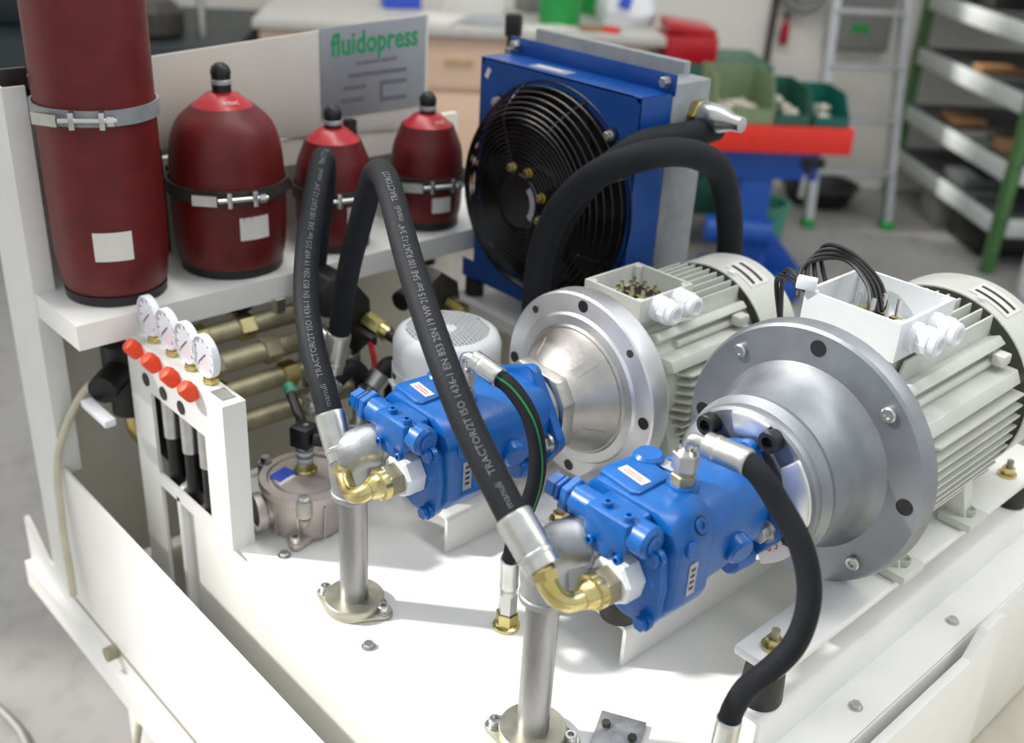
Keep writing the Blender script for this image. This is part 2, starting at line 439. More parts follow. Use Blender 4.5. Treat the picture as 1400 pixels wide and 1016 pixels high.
# ------------------------------------------------------------------ accumulators
def accumulator(name, label, x, y, r, zshoulder, zcap, rcap, ztop, zs, tall, lab, badge):
    t = thing(name, label, 'pressure tank', (x, y, SZ), 'maroon accumulators on the shelf')
    z0 = SZ
    if tall:
        pr = [(r * .80, z0 + .004), (r * .93, z0 + .022), (r, z0 + .07), (r, .03), (r * .9, .08), (r * .5, .12), (.02, .13)]
    else:
        hz = zcap - z0
        pr = [(r * .86, z0 + .006), (r * .93, z0 + .02), (r * .985, z0 + .22 * hz), (r, z0 + .42 * hz), (r * .99, z0 + .62 * hz), (r * .94, z0 + .78 * hz), (r * .81, z0 + .905 * hz), (rcap + .002, zcap)]
        pr = [(a.x, a.y) for a in smooth_path([V(a, b, 0) for a, b in pr], 4)]
    MB().lathe(pr, (x, y, 0), (0, 0, 1), 48).build('shell', RED, t)
    MB().lathe([(r * .82, z0), (r * .90, z0 + .002), (r * .91, z0 + .014), (r * .82, z0 + .016)], (x, y, 0), (0, 0, 1), 40).build('base_ring', BLACK, t)
    MB().cyl((x, y, z0 - .004), (x, y, z0 - .075), r * .30, n=20).build('fluid_port', BLACK, t)
    if not tall:
        cp = MB().lathe([(rcap + .001, zcap - .004), (rcap, zcap), (rcap * .55, zcap + .016), (.016, zcap + .018), (.0, zcap + .018)], (x, y, 0), (0, 0, 1), 40).build('top_cap', REDCAP, t)
        st = MB().lathe([(.0135, zcap + .017), (.0135, ztop - .012), (.0142, ztop - .011), (.0142, ztop - .006), (.012, ztop), (.006, ztop + .005), (0, ztop + .006)], (x, y, 0), (0, 0, 1), 24).build('valve_cap', BLACK, t)
        MB().lathe([(.0138, ztop - .024), (.0145, ztop - .023), (.0145, ztop - .018), (.0138, ztop - .017)], (x, y, 0), (0, 0, 1), 24).build('cap_ring', SILVERL, st)
    # strap clamp
    ra = r + .0015
    st = MB().lathe([(ra, zs - .010), (ra + .003, zs - .010), (ra + .003, zs + .010), (ra, zs + .010)], (x, y, 0), (0, 0, 1), 48, closed=True).build('strap', DARK if not tall else RADI, t)
    a0 = math.atan2(-.52, .85) + lab
    d = V(math.cos(a0), math.sin(a0), 0); q = V(-d.y, d.x, 0); c = V(x, y, zs) + d * (ra + .008)
    for k in (-.018, .018):
        MB().box(c + q * k, (.012, .007, .022), Matrix.Rotation(a0, 3, 'Z'), .001).build('clamp_lug', ZINC, st)
    MB().cyl(c + q * -.034 + d * .002, c + q * .036 + d * .002, .0035, n=10).hexa(c + q * .024 + d * .002, c + q * .033 + d * .002, .007).build('clamp_bolt', ZINC, st)
    MB().box(c - q * .05 - d * .0075 * 1.0, (.006, .035, .015), Matrix.Rotation(a0 - .5, 3, 'Z')).build('clamp_plate', ZINC, st)
    MB().span((XP + (.0042 if zs > -.49 else 0), y - .05, zs - .008), (x - r * .6, y + .05, zs + .008)).build('strap_bracket', DARK, t)
    # rating plate
    a1, zl, wl, hl = badge
    mb = MB(); n = 8; rows = []
    rl = r * (.985 if not tall else 1.0) + .0012
    for i in range(n + 1):
        th = a1 + (i / n - .5) * wl / rl
        rows.append((V(x + rl * math.cos(th), y + rl * math.sin(th), zl - hl / 2), V(x + rl * math.cos(th), y + rl * math.sin(th), zl + hl / 2)))
    vs = [p for r_ in rows for p in r_]
    mb.add(vs, [(2 * i, 2 * i + 2, 2 * i + 3, 2 * i + 1) for i in range(n)]); mb.build('rating_plate', PAPER, t)
    return t
AD = math.atan2(-.47, .88)       # roughly towards the aisle
accumulator('accumulator', 'tallest maroon pressure cylinder, at the near end of the shelf, running out of the top', -1.385, .565, .0755, 0, 0, 0, 0, -.345, True, .02, (AD + .12, -.515, .05, .04))
a2 = accumulator('accumulator', 'large barrel shaped maroon accumulator with black stem, second along the shelf', -1.385, .748, .083, -.40, -.365, .042, -.312, -.477, False, .25, (AD + .42, -.525, .045, .034))
accumulator('accumulator', 'small maroon accumulator behind the near arched hose, third along the shelf', -1.37, .924, .061, -.45, -.435, .041, -.388, -.512, False, .3, (AD + .38, -.545, .02, .036))
a4 = accumulator('accumulator', 'small maroon accumulator with yellow tag, farthest along the shelf beside the fan', -1.37, 1.111, .061, -.45, -.435, .041, -.388, -.522, False, .25, (AD + .25, -.557, .034, .026))
MB().box((-1.325, 1.138, -.555), (.002, .014, .05), Matrix.Rotation(AD + .5, 3, 'Z')).build('yellow_tag', YELLOW, a4, label='yellow tag')
dd = V(math.cos(AD + .35), math.sin(AD + .35), 0)
flat_text('HYDAC', .009, V(-1.385, .748, -.358) + dd * .036, (-dd.y, dd.x, 0), V(-dd.x * .8, -dd.y * .8, .55), width=.022).build('badge', PAPER, a2)
dd = V(math.cos(AD + .5), math.sin(AD + .5), 0)
flat_text('HYDAC', .009, V(-1.37, 1.111, -.428) + dd * .034, (-dd.y, dd.x, 0), V(-dd.x * .8, -dd.y * .8, .55), width=.02).build('badge', PAPER, a4)

# ------------------------------------------------------------------ oil tank
tk = thing('oil_tank', 'white steel oil tank whose flat sunlit top carries the pumps and motors', 'tank', (-.75, 1.0, -1.14))
YT0, YT1, XT0, XT1 = .55, 1.62, -1.195, -.335
MB().span((XT0 + .004, YT0, -1.145), (XT1 - .004, YT1, TZ - .004), .004).build('tank_body', WHITE, tk)
MB().span((XT0 + .006, YT0 - .004, TZ - .004), (XT1 - .006, YT1, TZ), .0015).build('cover_plate', WHITE, tk)
def lugplate(x0, x1):
    m = MB(); m.prism([(YT0 - .012, -1.145), (YT0 - .012, TZ + .008), (YT0 - .004, TZ + .022), (YT0 + .014, TZ + .028), (YT0 + .035, TZ + .022), (YT0 + .06, TZ + .004), (YT1 - .06, TZ + .004), (YT1 - .03, TZ + .028), (YT1, TZ + .022), (YT1 + .006, -1.145)], (x0, 0, 0), (0, 1, 0), (0, 0, 1), (x1 - x0, 0, 0), .0015)
    return m
lugplate(XT0 - .008, XT0 + .003).build('side_plate', WHITE, tk)
m = MB(); m.prism([(YT0 - .012, -1.145), (YT0 - .012, TZ - .002), (1.11, TZ - .002), (1.14, TZ + .03), (1.17, TZ + .034), (1.20, TZ + .02), (1.21, -1.145)], (XT1 + .008, 0, 0), (0, 1, 0), (0, 0, 1), (.012, 0, 0), .0015); m.build('side_plate', WHITE, tk)
for x, y in ((-.79, .567), (-1.0, .585), (-.365, .93), (-.365, 1.16), (-.58, .567), (-1.12, .585), (-.40, .567)):
    b = MB().hexa((x, y, TZ), (x, y, TZ + .006), .0062).cyl((x, y, TZ), (x, y, TZ + .001), .0085, n=16)
    b.build('cover_bolt', ZINC, tk)
fp = MB().box((-.508, .690, TZ + .003), (.05, .05, .006), Matrix.Rotation(.5, 3, 'Z'), .001).build('filler_plate', GALV, tk)
for k in (-.016, .016): MB().hexa((-.508 + k, .690 + k * .2, TZ + .006), (-.508 + k, .690 + k * .2, TZ + .011), .005).build('bolt', DARK, fp)

# ------------------------------------------------------------------ mounting rails, rubber mounts, base bars
def rail(name, label, xr, y0, y1, wdt=.07):
    z = -.80
    prof = [(xr - wdt, z), (xr - .006, z), (xr - .001, z - .003), (xr, z - .008), (xr, TZ), (xr - .005, TZ), (xr - .005, z - .007), (xr - .008, z - .005), (xr - wdt, z - .005)]
    m = MB().prism(prof, (0, y0, 0), (1, 0, 0), (0, 0, 1), (0, y1 - y0, 0), 0)
    return single(name, label, 'rail', m, WHITE, 'folded mounting rails on the tank top', 60)
rail('mounting_rail', 'folded white rail on the tank top below the front pump', -.578, .774, 1.44, .085)
rail('mounting_rail', 'folded white rail under the rubber mount beside the rightmost black hose', -.392, .772, 1.44, .055)
rail('mounting_rail', 'folded white rail on the tank top under the rear pump', -.873, .754, 1.32, .08)
rail('mounting_rail', 'folded white rail hidden between the two motors', -.70, .77, 1.32, .06)
def mount(label, x, y):
    t = thing('rubber_mount', label, 'rubber mount', (x, y, -.80), 'black rubber mounts on the rails')
    MB().lathe([(.0225, -.80), (.0235, -.797), (.0205, -.748), (.0195, -.745)], (x, y, 0), (0, 0, 1), 28).build('rubber', BLACK, t)
    MB().lathe([(.021, -.745), (.021, -.7415)], (x, y, 0), (0, 0, 1), 24).build('end_washer', DARK, t)
    return t
mount('black rubber mount under the white bar end beside the rightmost hose', -.416, .803)
mount('black rubber mount on the rail under the front pump', -.602, .787)
mount('black rubber mount at the far right under the front motor', -.416, 1.40)
mount('black rubber mount at the far end between the two motors', -.625, 1.40)
mount('black rubber mount under the rear pump', -.92, .79)
mount('black rubber mount under the rear motor beside the front flange', -.73, .80)
def bar(label, x0, x1, y0, y1, bolts):
    t = thing('base_bar', label, 'bar', ((x0 + x1) / 2, y0, -.7415), 'white motor base bars')
    MB().span((x0, y0, -.7415), (x1, y1, -.7295), .003).build('bar', WHITE, t)
    for x, y in bolts:
        b = MB().hexa((x, y, -.726), (x, y, -.717), .0088).cyl((x, y, -.7295), (x, y, -.726), .0125, n=18).build('bolt', BRASS, t)
        MB().cyl((x, y, -.717), (x, y, -.707), .0045, n=12).build('stud', OLIVEZ, b)
    return t
bar('white flat bar under the front motor, its end above the rightmost rubber mount', -.441, -.386, .775, 1.44, [(-.413, .803), (-.41, 1.34)])
bar('white flat bar under the left feet of the front motor', -.66, -.60, .775, 1.44, [(-.63, .803)])
bar('white flat bar under the left feet of the rear motor', -.945, -.885, .77, 1.32, [(-.92, .79)])
bar('white flat bar under the right feet of the rear motor', -.765, -.665, .775, 1.32, [(-.71, .79)])

# ------------------------------------------------------------------ electric motors
def motor(label, ax, az, y0, y1, y2, rc, rf, rcov, hfoot, dx, box, glands, cable):
    """y0..y1 finned frame, y1..y2 fan cover; rc frame radius, rf fin radius, rcov cover radius"""
    t = thing('electric_motor', label, 'motor', (ax, (y0 + y2) / 2, -.7295))
    c = lambda x, y, z: V(ax + x, y, az + z)
    MB().lathe([(rc, y0), (rc, y1 + .01), (rc * .8, y1 + .02)], c(0, 0, 0), (0, 1, 0), 48).build('frame', MOTOR, t)
    MB().lathe([(rcov * .98, y0 - .022), (rcov, y0 - .020), (rcov, y0 - .006), (rcov * .97, y0 - .004), (rc * 1.02, y0 + .012), (rc * .9, y0 + .02)], c(0, 0, 0), (0, 1, 0), 64).build('end_flange', MOTOR, t)
    # cooling fins, one by one: flat blades that stand out horizontally at the sides and upright on top
    st = rf * .118
    def blade(poly, yA, yB, taper):
        """poly: (x, z) corners of the blade's section; the first two are the root"""
        m = MB(); a = [c(x, yA, z) for x, z in poly]; b = [c(x, yB, z) for x, z in poly]
        a[2] = a[2] + V(0, taper, 0); a[3] = a[3] + V(0, taper, 0)
        m.add(a + b, [(3, 2, 1, 0), (4, 5, 6, 7), (0, 1, 5, 4), (1, 2, 6, 5), (2, 3, 7, 6), (3, 0, 4, 7)])
        m.build('fin', MOTOR, t, 20)
    th = .0021
    for sd in (1, -1):
        k = -7
        while k <= 2:
            z = k * st + st * .2
            if abs(z) < rc * .95:
                xi = math.sqrt(rc * rc - z * z) * .97; xo = math.sqrt(max(rf * rf - z * z * .55, .001))
                blade([(sd * xi, z - th), (sd * xi, z + th), (sd * xo, z + th * .6), (sd * xo, z - th * .6)], y0 + .034, y1 - .004, .012)
            k += 1
    for k in range(-4, 5):
        x = k * st
        zi = math.sqrt(rc * rc - x * x) * .97; zo = math.sqrt(rf * rf - x * x * .55)
        if abs(x) > rf * .62: continue
        blade([(x - th, zi), (x + th, zi), (x + th * .6, zo), (x - th * .6, zo)], y0 + .034 if abs(x) > .055 else box[4] + .004, y1 - .004, .012)
        blade([(x - th, -zi), (x + th, -zi), (x + th * .6, -zo), (x - th * .6, -zo)], y0 + .034, y1 - .004, .012)
    # broad webs between the top and the side fins, each with a long rib
    for sd in (1, -1):
        for a0, a1, rr in ((22, 38, rf * 1.0), (46, 58, rf * .99)):
            A, Bq = math.radians(a0), math.radians(a1)
            pts = [(rc * .9 * math.cos(A), rc * .9 * math.sin(A)), (rr * math.cos(A), rr * math.sin(A)), (rr * 1.0 * math.cos((A + Bq) / 2), rr * 1.0 * math.sin((A + Bq) / 2)), (rc * .985 * math.cos(Bq), rc * .985 * math.sin(Bq))]
            m = MB().prism([(sd * x, z) for x, z in pts], c(0, y0 + .014, 0), (1, 0, 0), (0, 0, 1), (0, y1 - y0 - .022, 0), .0012)
            m.build('web', MOTOR, t)
        A = math.radians(41)
        MB().cyl(c(sd * rc * 1.03 * math.cos(A), y0 + .05, rc * 1.03 * math.sin(A)), c(sd * rc * 1.03 * math.cos(A), y1 - .02, rc * 1.03 * math.sin(A)), .005, n=10).build('rib', MOTOR, t)
        A = math.radians(40)
        MB().box(c(sd * rf * .97 * math.cos(A), y1 - .03, rf * .97 * math.sin(A)), (.016, .022, .014), None, .003).build('cover_lug', MOTOR, t)
    # feet
    for sd in (1, -1):
        for y in (y0 + .04, y1 - .06):
            m = MB().span(c(sd * dx - .022, y - .024, -hfoot), c(sd * dx + .022, y + .024, -hfoot + .012), .003)
            m.prism([(sd * (dx - .016), -hfoot + .01), (sd * (dx + .008), -hfoot + .01), (sd * rc * .92, -rc * .35), (sd * rc * .6, -rc * .7)], c(0, y - .012, 0), (1, 0, 0), (0, 0, 1), (0, .024, 0), .002)
            f = m.build('foot', MOTOR, t)
            MB().hexa(c(sd * (dx + .006), y, -hfoot + .012), c(sd * (dx + .006), y, -hfoot + .021), .008).build('foot_bolt', ZINC, f)
    # fan cover
    cv = MB().lathe([(rcov - .002, y1), (rcov, y1), (rcov * 1.0, y2 - .022), (rcov * .965, y2 - .008), (rcov * .88, y2), (.02, y2), (.02, y2 - .002), (rcov * .86, y2 - .002), (rcov * .94, y2 - .01), (rcov - .002, y2 - .024)], c(0, 0, 0), (0, 1, 0), 72, closed=True).build('fan_cover', MOTOR, t)
    def patch(a0, a1, yA, yB, rr):
        m = MB(); n = 8; vs = []
        for i in range(n + 1):
            A = a0 + (a1 - a0) * i / n
            vs += [c(rr * math.cos(A), yA, rr * math.sin(A)), c(rr * math.cos(A), yB, rr * math.sin(A))]
        return m.add(vs, [(2 * i, 2 * i + 1, 2 * i + 3, 2 * i + 2) for i in range(n)])
    D = math.radians
    patch(D(58), D(84), y1 + .016, y1 + .058, rcov + .0006).build('direction_label', PAPER, cv)
    patch(D(60), D(82), y1 + .024, y1 + .030, rcov + .0010).build('label_bar', BLACK, cv)
    patch(D(60), D(82), y1 + .042, y1 + .048, rcov + .0010).build('label_bar', BLACK, cv)
    MB().cyl(c(rcov * .26, y1 + .008, rcov * .955), c(rcov * .27, y1 + .008, rcov * 1.0), .005, n=12).build('cover_screw', PLAST, cv)
    # terminal box: open tray with studs
    x0, x1, z0, yA, yB, z1 = box
    ya, yb = yA, yB
    wt = .004
    m = MB()
    m.span(c(x0, ya, z0), c(x1, yb, z0 + .004))
    m.span(c(x0, ya, z0 + .004), c(x1, ya + wt, z1)); m.span(c(x0, yb - wt, z0 + .004), c(x1, yb, z1))
    m.span(c(x0, ya + wt, z0 + .004), c(x0 + wt, yb - wt, z1)); m.span(c(x1 - wt, ya + wt, z0 + .004), c(x1, yb - wt, z1))
    for qx in (x0 + .007, x1 - .007):
        for qy in (ya + .007, yb - .007): m.cyl(c(qx, qy, z0), c(qx, qy, z1 - .001), .006, n=10)
    tb = m.build('terminal_box', MOTORW if cable else MOTOR, t)
    MB().prism([(x0 + .008, ya + .006), (x1 - .008, ya + .006), (x1 - .004, yb - .006), (x0 + .004, yb - .006)], c(0, 0, rc * .9), (1, 0, 0), (0, 1, 0), (0, 0, z0 - rc * .9), .002).build('box_neck', MOTOR, t)
    xm, ym = (x0 + x1) / 2, (ya + yb) / 2
    bd = MB().span(c(xm - .028, ym - .022, z0 + .004), c(xm + .028, ym + .022, z0 + .012), .002).build('terminal_board', BLACK, tb)
    for i in (-1, 0, 1):
        for j in (-1, 1):
            q = c(xm + i * .018, ym + j * .012, 0)
            MB().cyl(q + V(0, 0, z0 + .012), q + V(0, 0, z1 - .003), .0026, n=10).hexa(q + V(0, 0, z0 + .012), q + V(0, 0, z0 + .017), .005).build('terminal_stud', ZINC, bd)
            MB().span(q + V(-.007, -.004, z0 + .0175), q + V(.007, .004, z0 + .02)).build('terminal_link', BRASS, bd)
    for gy, gz in glands:
        g = MB().lathe([(.017, 0), (.017, .007), (.0155, .008), (.0155, .011)], c(x1, gy, gz), (1, 0, 0), 24)
        g.hexa(c(x1 + .011, gy, gz), c(x1 + .024, gy, gz), .0165, n=10); g.lathe([(.0145, .024), (.0135, .031), (.0105, .033), (.0085, .033), (.007, .026), (.001, .026)], c(x1, gy, gz), (1, 0, 0), 20)
        g.build('cable_gland', PLAST, tb)
    return t
motor('nearer pale grey finned motor at the right edge, behind the large grey flange', -.506, -.597, .985, 1.245, 1.335, .101, .121, .1262, .132, .108, (-.062, .056, .118, 1.005, 1.125, .163), [(1.035, .142), (1.078, .142)], True)
motor('pale grey finned motor with open terminal box in the middle, behind the bright ring flange', -.801, -.624, .955, 1.155, 1.243, .087, .106, .1095, .1055, .095, (-.048, .046, .092, .952, 1.055, .122), [(.985, .107), (1.025, .107)], False)

# loose wires on the front motor's terminal box
t = thing('wire_bundle', 'loose black wires with a white connector on the open box of the nearer motor', 'wires', (-.55, 1.06, -.46))
for k in range(4):
    P = [V(-.585 + k * .006, 1.02 + k * .012, -.452), V(-.60, 1.05 + .01 * k, -.425 + .004 * k), V(-.57, 1.08, -.415 + .004 * k), V(-.53, 1.07 + .008 * k, -.43), V(-.505, 1.05 + .01 * k, -.455)]
    MB().tube(smooth_path(P), .0028, 8).build('wire', BLACK, t)
for k in range(2):
    P = [V(-.562, 1.01, -.44), V(-.60, 1.02, -.425 - .01 * k), V(-.625 - .008 * k, 1.05, -.455), V(-.632, 1.075, -.52)]
    MB().tube(smooth_path(P), .003, 8).build('wire', BLACK, t)
MB().box((-.567, 1.004, -.426), (.022, .012, .014), Matrix.Rotation(.4, 3, 'Z'), .002).build('connector', PLAST, t)
# ------------------------------------------------------------------ bell housings
def socket_bolt(m, c, axis, r, L):
    c = Vector(c); a = Vector(axis).normalized()
    m.lathe([(r * .92, L), (r, L - r * .1), (r, 0)][::-1] if False else [(r, 0), (r, L - r * .12), (r * .9, L), (r * .55, L), (r * .5, L - r * .6), (.0001, L - r * .6)], c, a, 18)
    return m
def holes_ring(parent, ax, az, y, r, angs, rh, m, depth=.0010, name='bolt_hole'):
    for A in angs:
        A = math.radians(A); q = V(ax + r * math.cos(A), y, az + r * math.sin(A))
        MB().cyl(q + V(0, -depth, 0), q + V(0, .002, 0), rh, n=20).build(name, m, parent)
# front (grey casting)
ax, az = -.506, -.597
bh = thing('bell_housing', 'large grey cast flange and neck in front of the nearer motor', 'flange', (ax, .91, az - .15), None)
pr = [(.060, .848), (.083, .845), (.0865, .847), (.0875, .852), (.0865, .858), (.0885, .862), (.0925, .868), (.0925, .871), (.0905, .876), (.0925, .900), (.0965, .925), (.103, .937), (.109, .945), (.1475, .945), (.1505, .948), (.1525, .956), (.1525, .966), (.150, .968), (.06, .968)]
MB().lathe(pr, (ax, 0, az), (0, 1, 0), 96).build('housing', ALUG, bh, 24)
holes_ring(bh, ax, az, .945, .131, (0, 90, 180, 270), .0092, BLACK)
for A in (45, 135, 225, 315):
    A = math.radians(A); q = V(ax + .131 * math.cos(A), .945, az + .131 * math.sin(A))
    MB().lathe([(.0085, 0), (.0085, .004), (.007, .0055), (.004, .0055), (.0035, .003), (0, .003)], q, (0, -1, 0), 18).build('flange_screw', ZINC, bh)
# front ring with scalloped windows for the pump bolts
for A in (30, 66, 120, 150, 210, 246, 300, 330):
    pass
for A, dA in ((93, 17), (20, 26), (-52, 26), (160, 22), (232, 30)):
    a0, a1 = math.radians(A - dA), math.radians(A + dA)
    pts = [(.058 * math.cos(a0), .058 * math.sin(a0))] + [(.083 * math.cos(a0 + (a1 - a0) * i / 8), .083 * math.sin(a0 + (a1 - a0) * i / 8)) for i in range(9)] + [(.058 * math.cos(a1), .058 * math.sin(a1))]
    MB().prism(pts, (ax, .848, az), (1, 0, 0), (0, 0, 1), (0, -.007, 0), .0025).build('face_pad', ALU, bh)
for A in (133, 69, -18, -88, 196):
    a_ = math.radians(A); q = V(ax + .073 * math.cos(a_), .850, az + .073 * math.sin(a_))
    m = MB(); socket_bolt(m, q, (0, -1, 0), .0118, .018); m.build('socket_bolt', BLACK, bh)
# paper tag with red figures on the lower front of the neck
m = MB(); n = 10; vs = []
for i in range(n + 1):
    A = math.radians(-62 + 40 * i / n); vs += [V(ax + .060 * math.cos(A), .8405, az + .060 * math.sin(A)), V(ax + .086 * math.cos(A), .8405, az + .086 * math.sin(A))]
pt = m.add(vs, [(2 * i, 2 * i + 2, 2 * i + 3, 2 * i + 1) for i in range(n)]).build('paper_tag', PAPER, bh, label='white paper tag with red figures')
for ch, A in (('3', -32), ('5', -41), ('0', -49)):
    a_ = math.radians(A); q = V(ax + .0735 * math.cos(a_), .8400, az + .0735 * math.sin(a_))
    flat_text(ch, .015, q, (-math.sin(a_), 0, math.cos(a_)), (-math.cos(a_), 0, -math.sin(a_))).build('figure', REDT, pt)
# rear (bright machined ring)
ax, az = -.801, -.624
bh = thing('bell_housing', 'bright machined ring flange with smooth cone in front of the middle motor', 'flange', (ax, .87, az - .125), None)
MB().lathe([(.095, .8955), (.098, .8952), (.101, .8985), (.1245, .8998), (.1268, .902), (.1268, .927), (.1255, .931), (.06, .931)], (ax, 0, az), (0, 1, 0), 96).build('ring_flange', ALU, bh, 24)
MB().lathe([(.0445, .818), (.0465, .822), (.050, .838), (.058, .858), (.070, .877), (.0795, .8895), (.0815, .8925), (.0835, .8925), (.0905, .901), (.0945, .9025), (.0965, .8965), (.098, .905), (.05, .915)], (ax, 0, az), (0, 1, 0), 96).build('cone', ALUC, bh, 24)
m = MB().prism([(-.05, -.034), (-.034, -.05), (.03, -.052), (.052, -.036), (.054, .02), (.036, .048), (-.03, .052), (-.052, .03)], (ax, .822, az), (1, 0, 0), (0, 0, 1), (0, .020, 0), .003)
m.build('pump_pad', ALUC, bh)
for A, l in ((55, .05), (130, .07), (-25, .05)):
    a_ = math.radians(A); d = V(math.cos(a_), 0, math.sin(a_)); q = V(ax, .838, az) + d * .045; s_ = V(-d.z, 0, d.x) * .006
    m = MB(); P = [q, q + d * .030 + V(0, .045, 0), q + V(0, .048, 0)]
    m.add([p + s_ for p in P] + [p - s_ for p in P], [(0, 1, 2), (5, 4, 3), (0, 3, 4, 1), (1, 4, 5, 2), (2, 5, 3, 0)]); m.build('web', ALUC, bh)
holes_ring(bh, ax, az, .8995, .1135, (0, 90, 180, 270), .0078, BLACK)
holes_ring(bh, ax, az, .8995, .1145, (45, 135, 225, 315), .0050, DARK)

# ------------------------------------------------------------------ pumps
def pump(label, ax, ay, az, front):
    t = thing('hydraulic_pump', label, 'pump', (ax, ay - .1, az - .06))
    c = lambda x, y, z: V(ax + x, ay + y, az + z)
    # mounting flange: rounded two-bolt plate
    def rounded(cs, n=10):
        """outline round a chain of circles (x, z, r)"""
        pts = []
        for k in range(96):
            A = 2 * PI * k / 96; d = (math.cos(A), math.sin(A))
            pts.append(max(((x * d[0] + z * d[1] + r), x + r * d[0], z + r * d[1]) for x, z, r in cs)[1:])
        o = []
        for p in pts:
            if not o or (abs(p[0] - o[-1][0]) + abs(p[1] - o[-1][1])) > 5e-4: o.append(p)
        return o
    fl = rounded([(.048, -.021, .017), (-.048, .021, .017), (0, 0, .046), (.006, .05, .012), (-.006, -.05, .012), (.032, -.054, .010)])
    MB().prism(fl, c(0, -.020, 0), (1, 0, 0), (0, 0, 1), (0, .013, 0), .002).build('mounting_flange', BLUE, t)
    for sx, sz in ((.048, -.021), (-.048, .021)):
        MB().cyl(c(sx, -.021, sz), c(sx, -.026, sz), .013, n=20).hexa(c(sx, -.026, sz), c(sx, -.036, sz), .0098).build('flange_bolt', ZINC, t)
    # housing
    body = MB()
    secs = [(-.016, .046, .045, 0), (-.030, .050, .049, 0), (-.055, .0545, .0555, 0), (-.09, .056, .058, 0), (-.118, .0575, .058, 0), (-.134, .058, .057, 0)]
    N = 48; vs = []; fs = []
    for y, rx, rz, _ in secs:
        for i in range(N):
            A = 2 * PI * i / N; e = 2.6
            x = abs(math.cos(A)) ** (2 / e) * math.copysign(1, math.cos(A)) * rx; z = abs(math.sin(A)) ** (2 / e) * math.copysign(1, math.sin(A)) * rz
            if z < -.02 and x > 0: z *= .93
            vs.append(c(x, y, z))
    for j in range(len(secs) - 1):
        for i in range(N): fs.append((j * N + i, j * N + (i + 1) % N, (j + 1) * N + (i + 1) % N, (j + 1) * N + i))
    fs.append(tuple(range(N))); fs.append(tuple((len(secs) - 1) * N + i for i in range(N)))
    body.add(vs, fs)
    body.prism([(-.06, -.028), (-.042, -.052), (.030, -.056), (.050, -.052), (.0585, -.036), (.0585, .030), (.046, .052), (.030, .059), (-.046, .059), (-.06, .046)], c(0, -.185, 0), (1, 0, 0), (0, 0, 1), (0, .058, 0), .006)
    body.cyl(c(.034, -.06, -.052), c(.034, -.026, -.056), .013, n=18, bev=.002)       # lower lug
    body.cyl(c(.050, -.085, -.006), c(.066, -.088, -.010), .0155, n=22, bev=.003)      # side boss
    bd = body.build('housing', BLUE, t, 40)
    MB().lathe([(.0165, 0), (.0165, .006), (.0155, .008), (.010, .008), (.0095, .004), (0, .004)], c(.012, -.127, .053), (0, 0, 1), 28).build('port_boss', BLUE, t)
    MB().prism([(-.050, -.176), (-.006, -.181), (.001, -.176), (.000, -.134), (-.005, -.128), (-.042, -.120), (-.050, -.126), (-.053, -.168)], c(0, 0, .046), (1, 0, 0), (0, 1, 0), (0, 0, .0165), .0030).build('cover_plate', BLUE, t)
    MB().cyl(c(-.038, -.118, .052), c(-.038, -.118, .066), .016, n=24, bev=.003).build('lump', BLUE, t)
    # end plate towards the pipes
    ep = MB().prism([(-.052, -.030), (-.02, -.048), (.012, -.060), (.045, -.058), (.052, -.046), (.054, -.012), (.050, .022), (.03, .034), (-.045, .034), (-.056, .01)], c(0, -.197, 0), (1, 0, 0), (0, 0, 1), (0, .016, 0), .004).build('end_plate', BLUE, t)
    for x, z in ((.042, -.049), (-.046, -.024), (.046, .026), (-.048, .028)):
        MB().cyl(c(x, -.196, z), c(x, -.202, z), .0092, n=18).hexa(c(x, -.202, z), c(x, -.208, z), .0078).build('plate_bolt', BLUE, ep)
    pg = MB().lathe([(.0078, 0), (.0078, .0014), (.0070, .0020), (.0034, .0020), (.0030, .0004), (0, .0004)], c(.0522, -.146, .0408), V(.88, 0, .48), 24).build('plug', BLUE, t)
    MB().lathe([(.0078, -.001), (.0092, -.001), (.0092, .0005), (.0078, .0005)], c(.0522, -.146, .0408), V(.88, 0, .48), 24, closed=True).build('plug_seal', BLACK, pg)
    MB().lathe([(.0085, 0), (.0085, .0025), (.0072, .0035), (0, .0035)], c(.0585, -.165, .026), (1, 0, .15), 20).build('screw_plug', BLUE, t)
    # pressure regulator lying across the end plate
    cz, cyy = .041, -.2035
    rg = MB().cyl(c(-.052, cyy, cz), c(-.022, cyy, cz), .0155, n=28).span(c(-.026, cyy - .0185, cz - .0185), c(.026, cyy + .0185, cz + .0165), .005)
    rg.span(c(-.024, cyy - .0185, cz - .030), c(.010, cyy + .010, cz - .012), .004)
    rg.cyl(c(.020, cyy, cz), c(.0445, cyy, cz), .0165, n=28, bev=.003)
    rb = rg.build('regulator', BLUE, t)
    MB().hexa(c(-.060, cyy, cz), c(-.050, cyy, cz), .0195, n=6, rotv=.3).build('regulator_nut', BLUE, rb)
    MB().cyl(c(-.074, cyy, cz), c(-.058, cyy, cz), .0095, n=18).hexa(c(-.070, cyy, cz), c(-.0655, cyy, cz), .0145, rotv=.3).build('adjusting_screw', BLUE, rb)
    MB().hexa(c(-.0835, cyy, cz), c(-.0715, cyy, cz), .0135, rotv=.3).build('screw_cap', BLUE, rb)
    MB().lathe([(.0085, 0), (.0095, .0012), (.0045, .0014), (.003, .0002), (0, .0002)], c(.0445, cyy, cz), (1, 0, 0), 20).build('end_plug', BLUE, rb)
    for x, dy, dz in ((-.008, -.006, .0165), (.019, -.008, .0165)):
        m = MB(); socket_bolt(m, c(x, cyy + dy, cz + dz - .001), (0, 0, 1), .0052, .0065); m.build('socket_bolt', BLUE, rb)
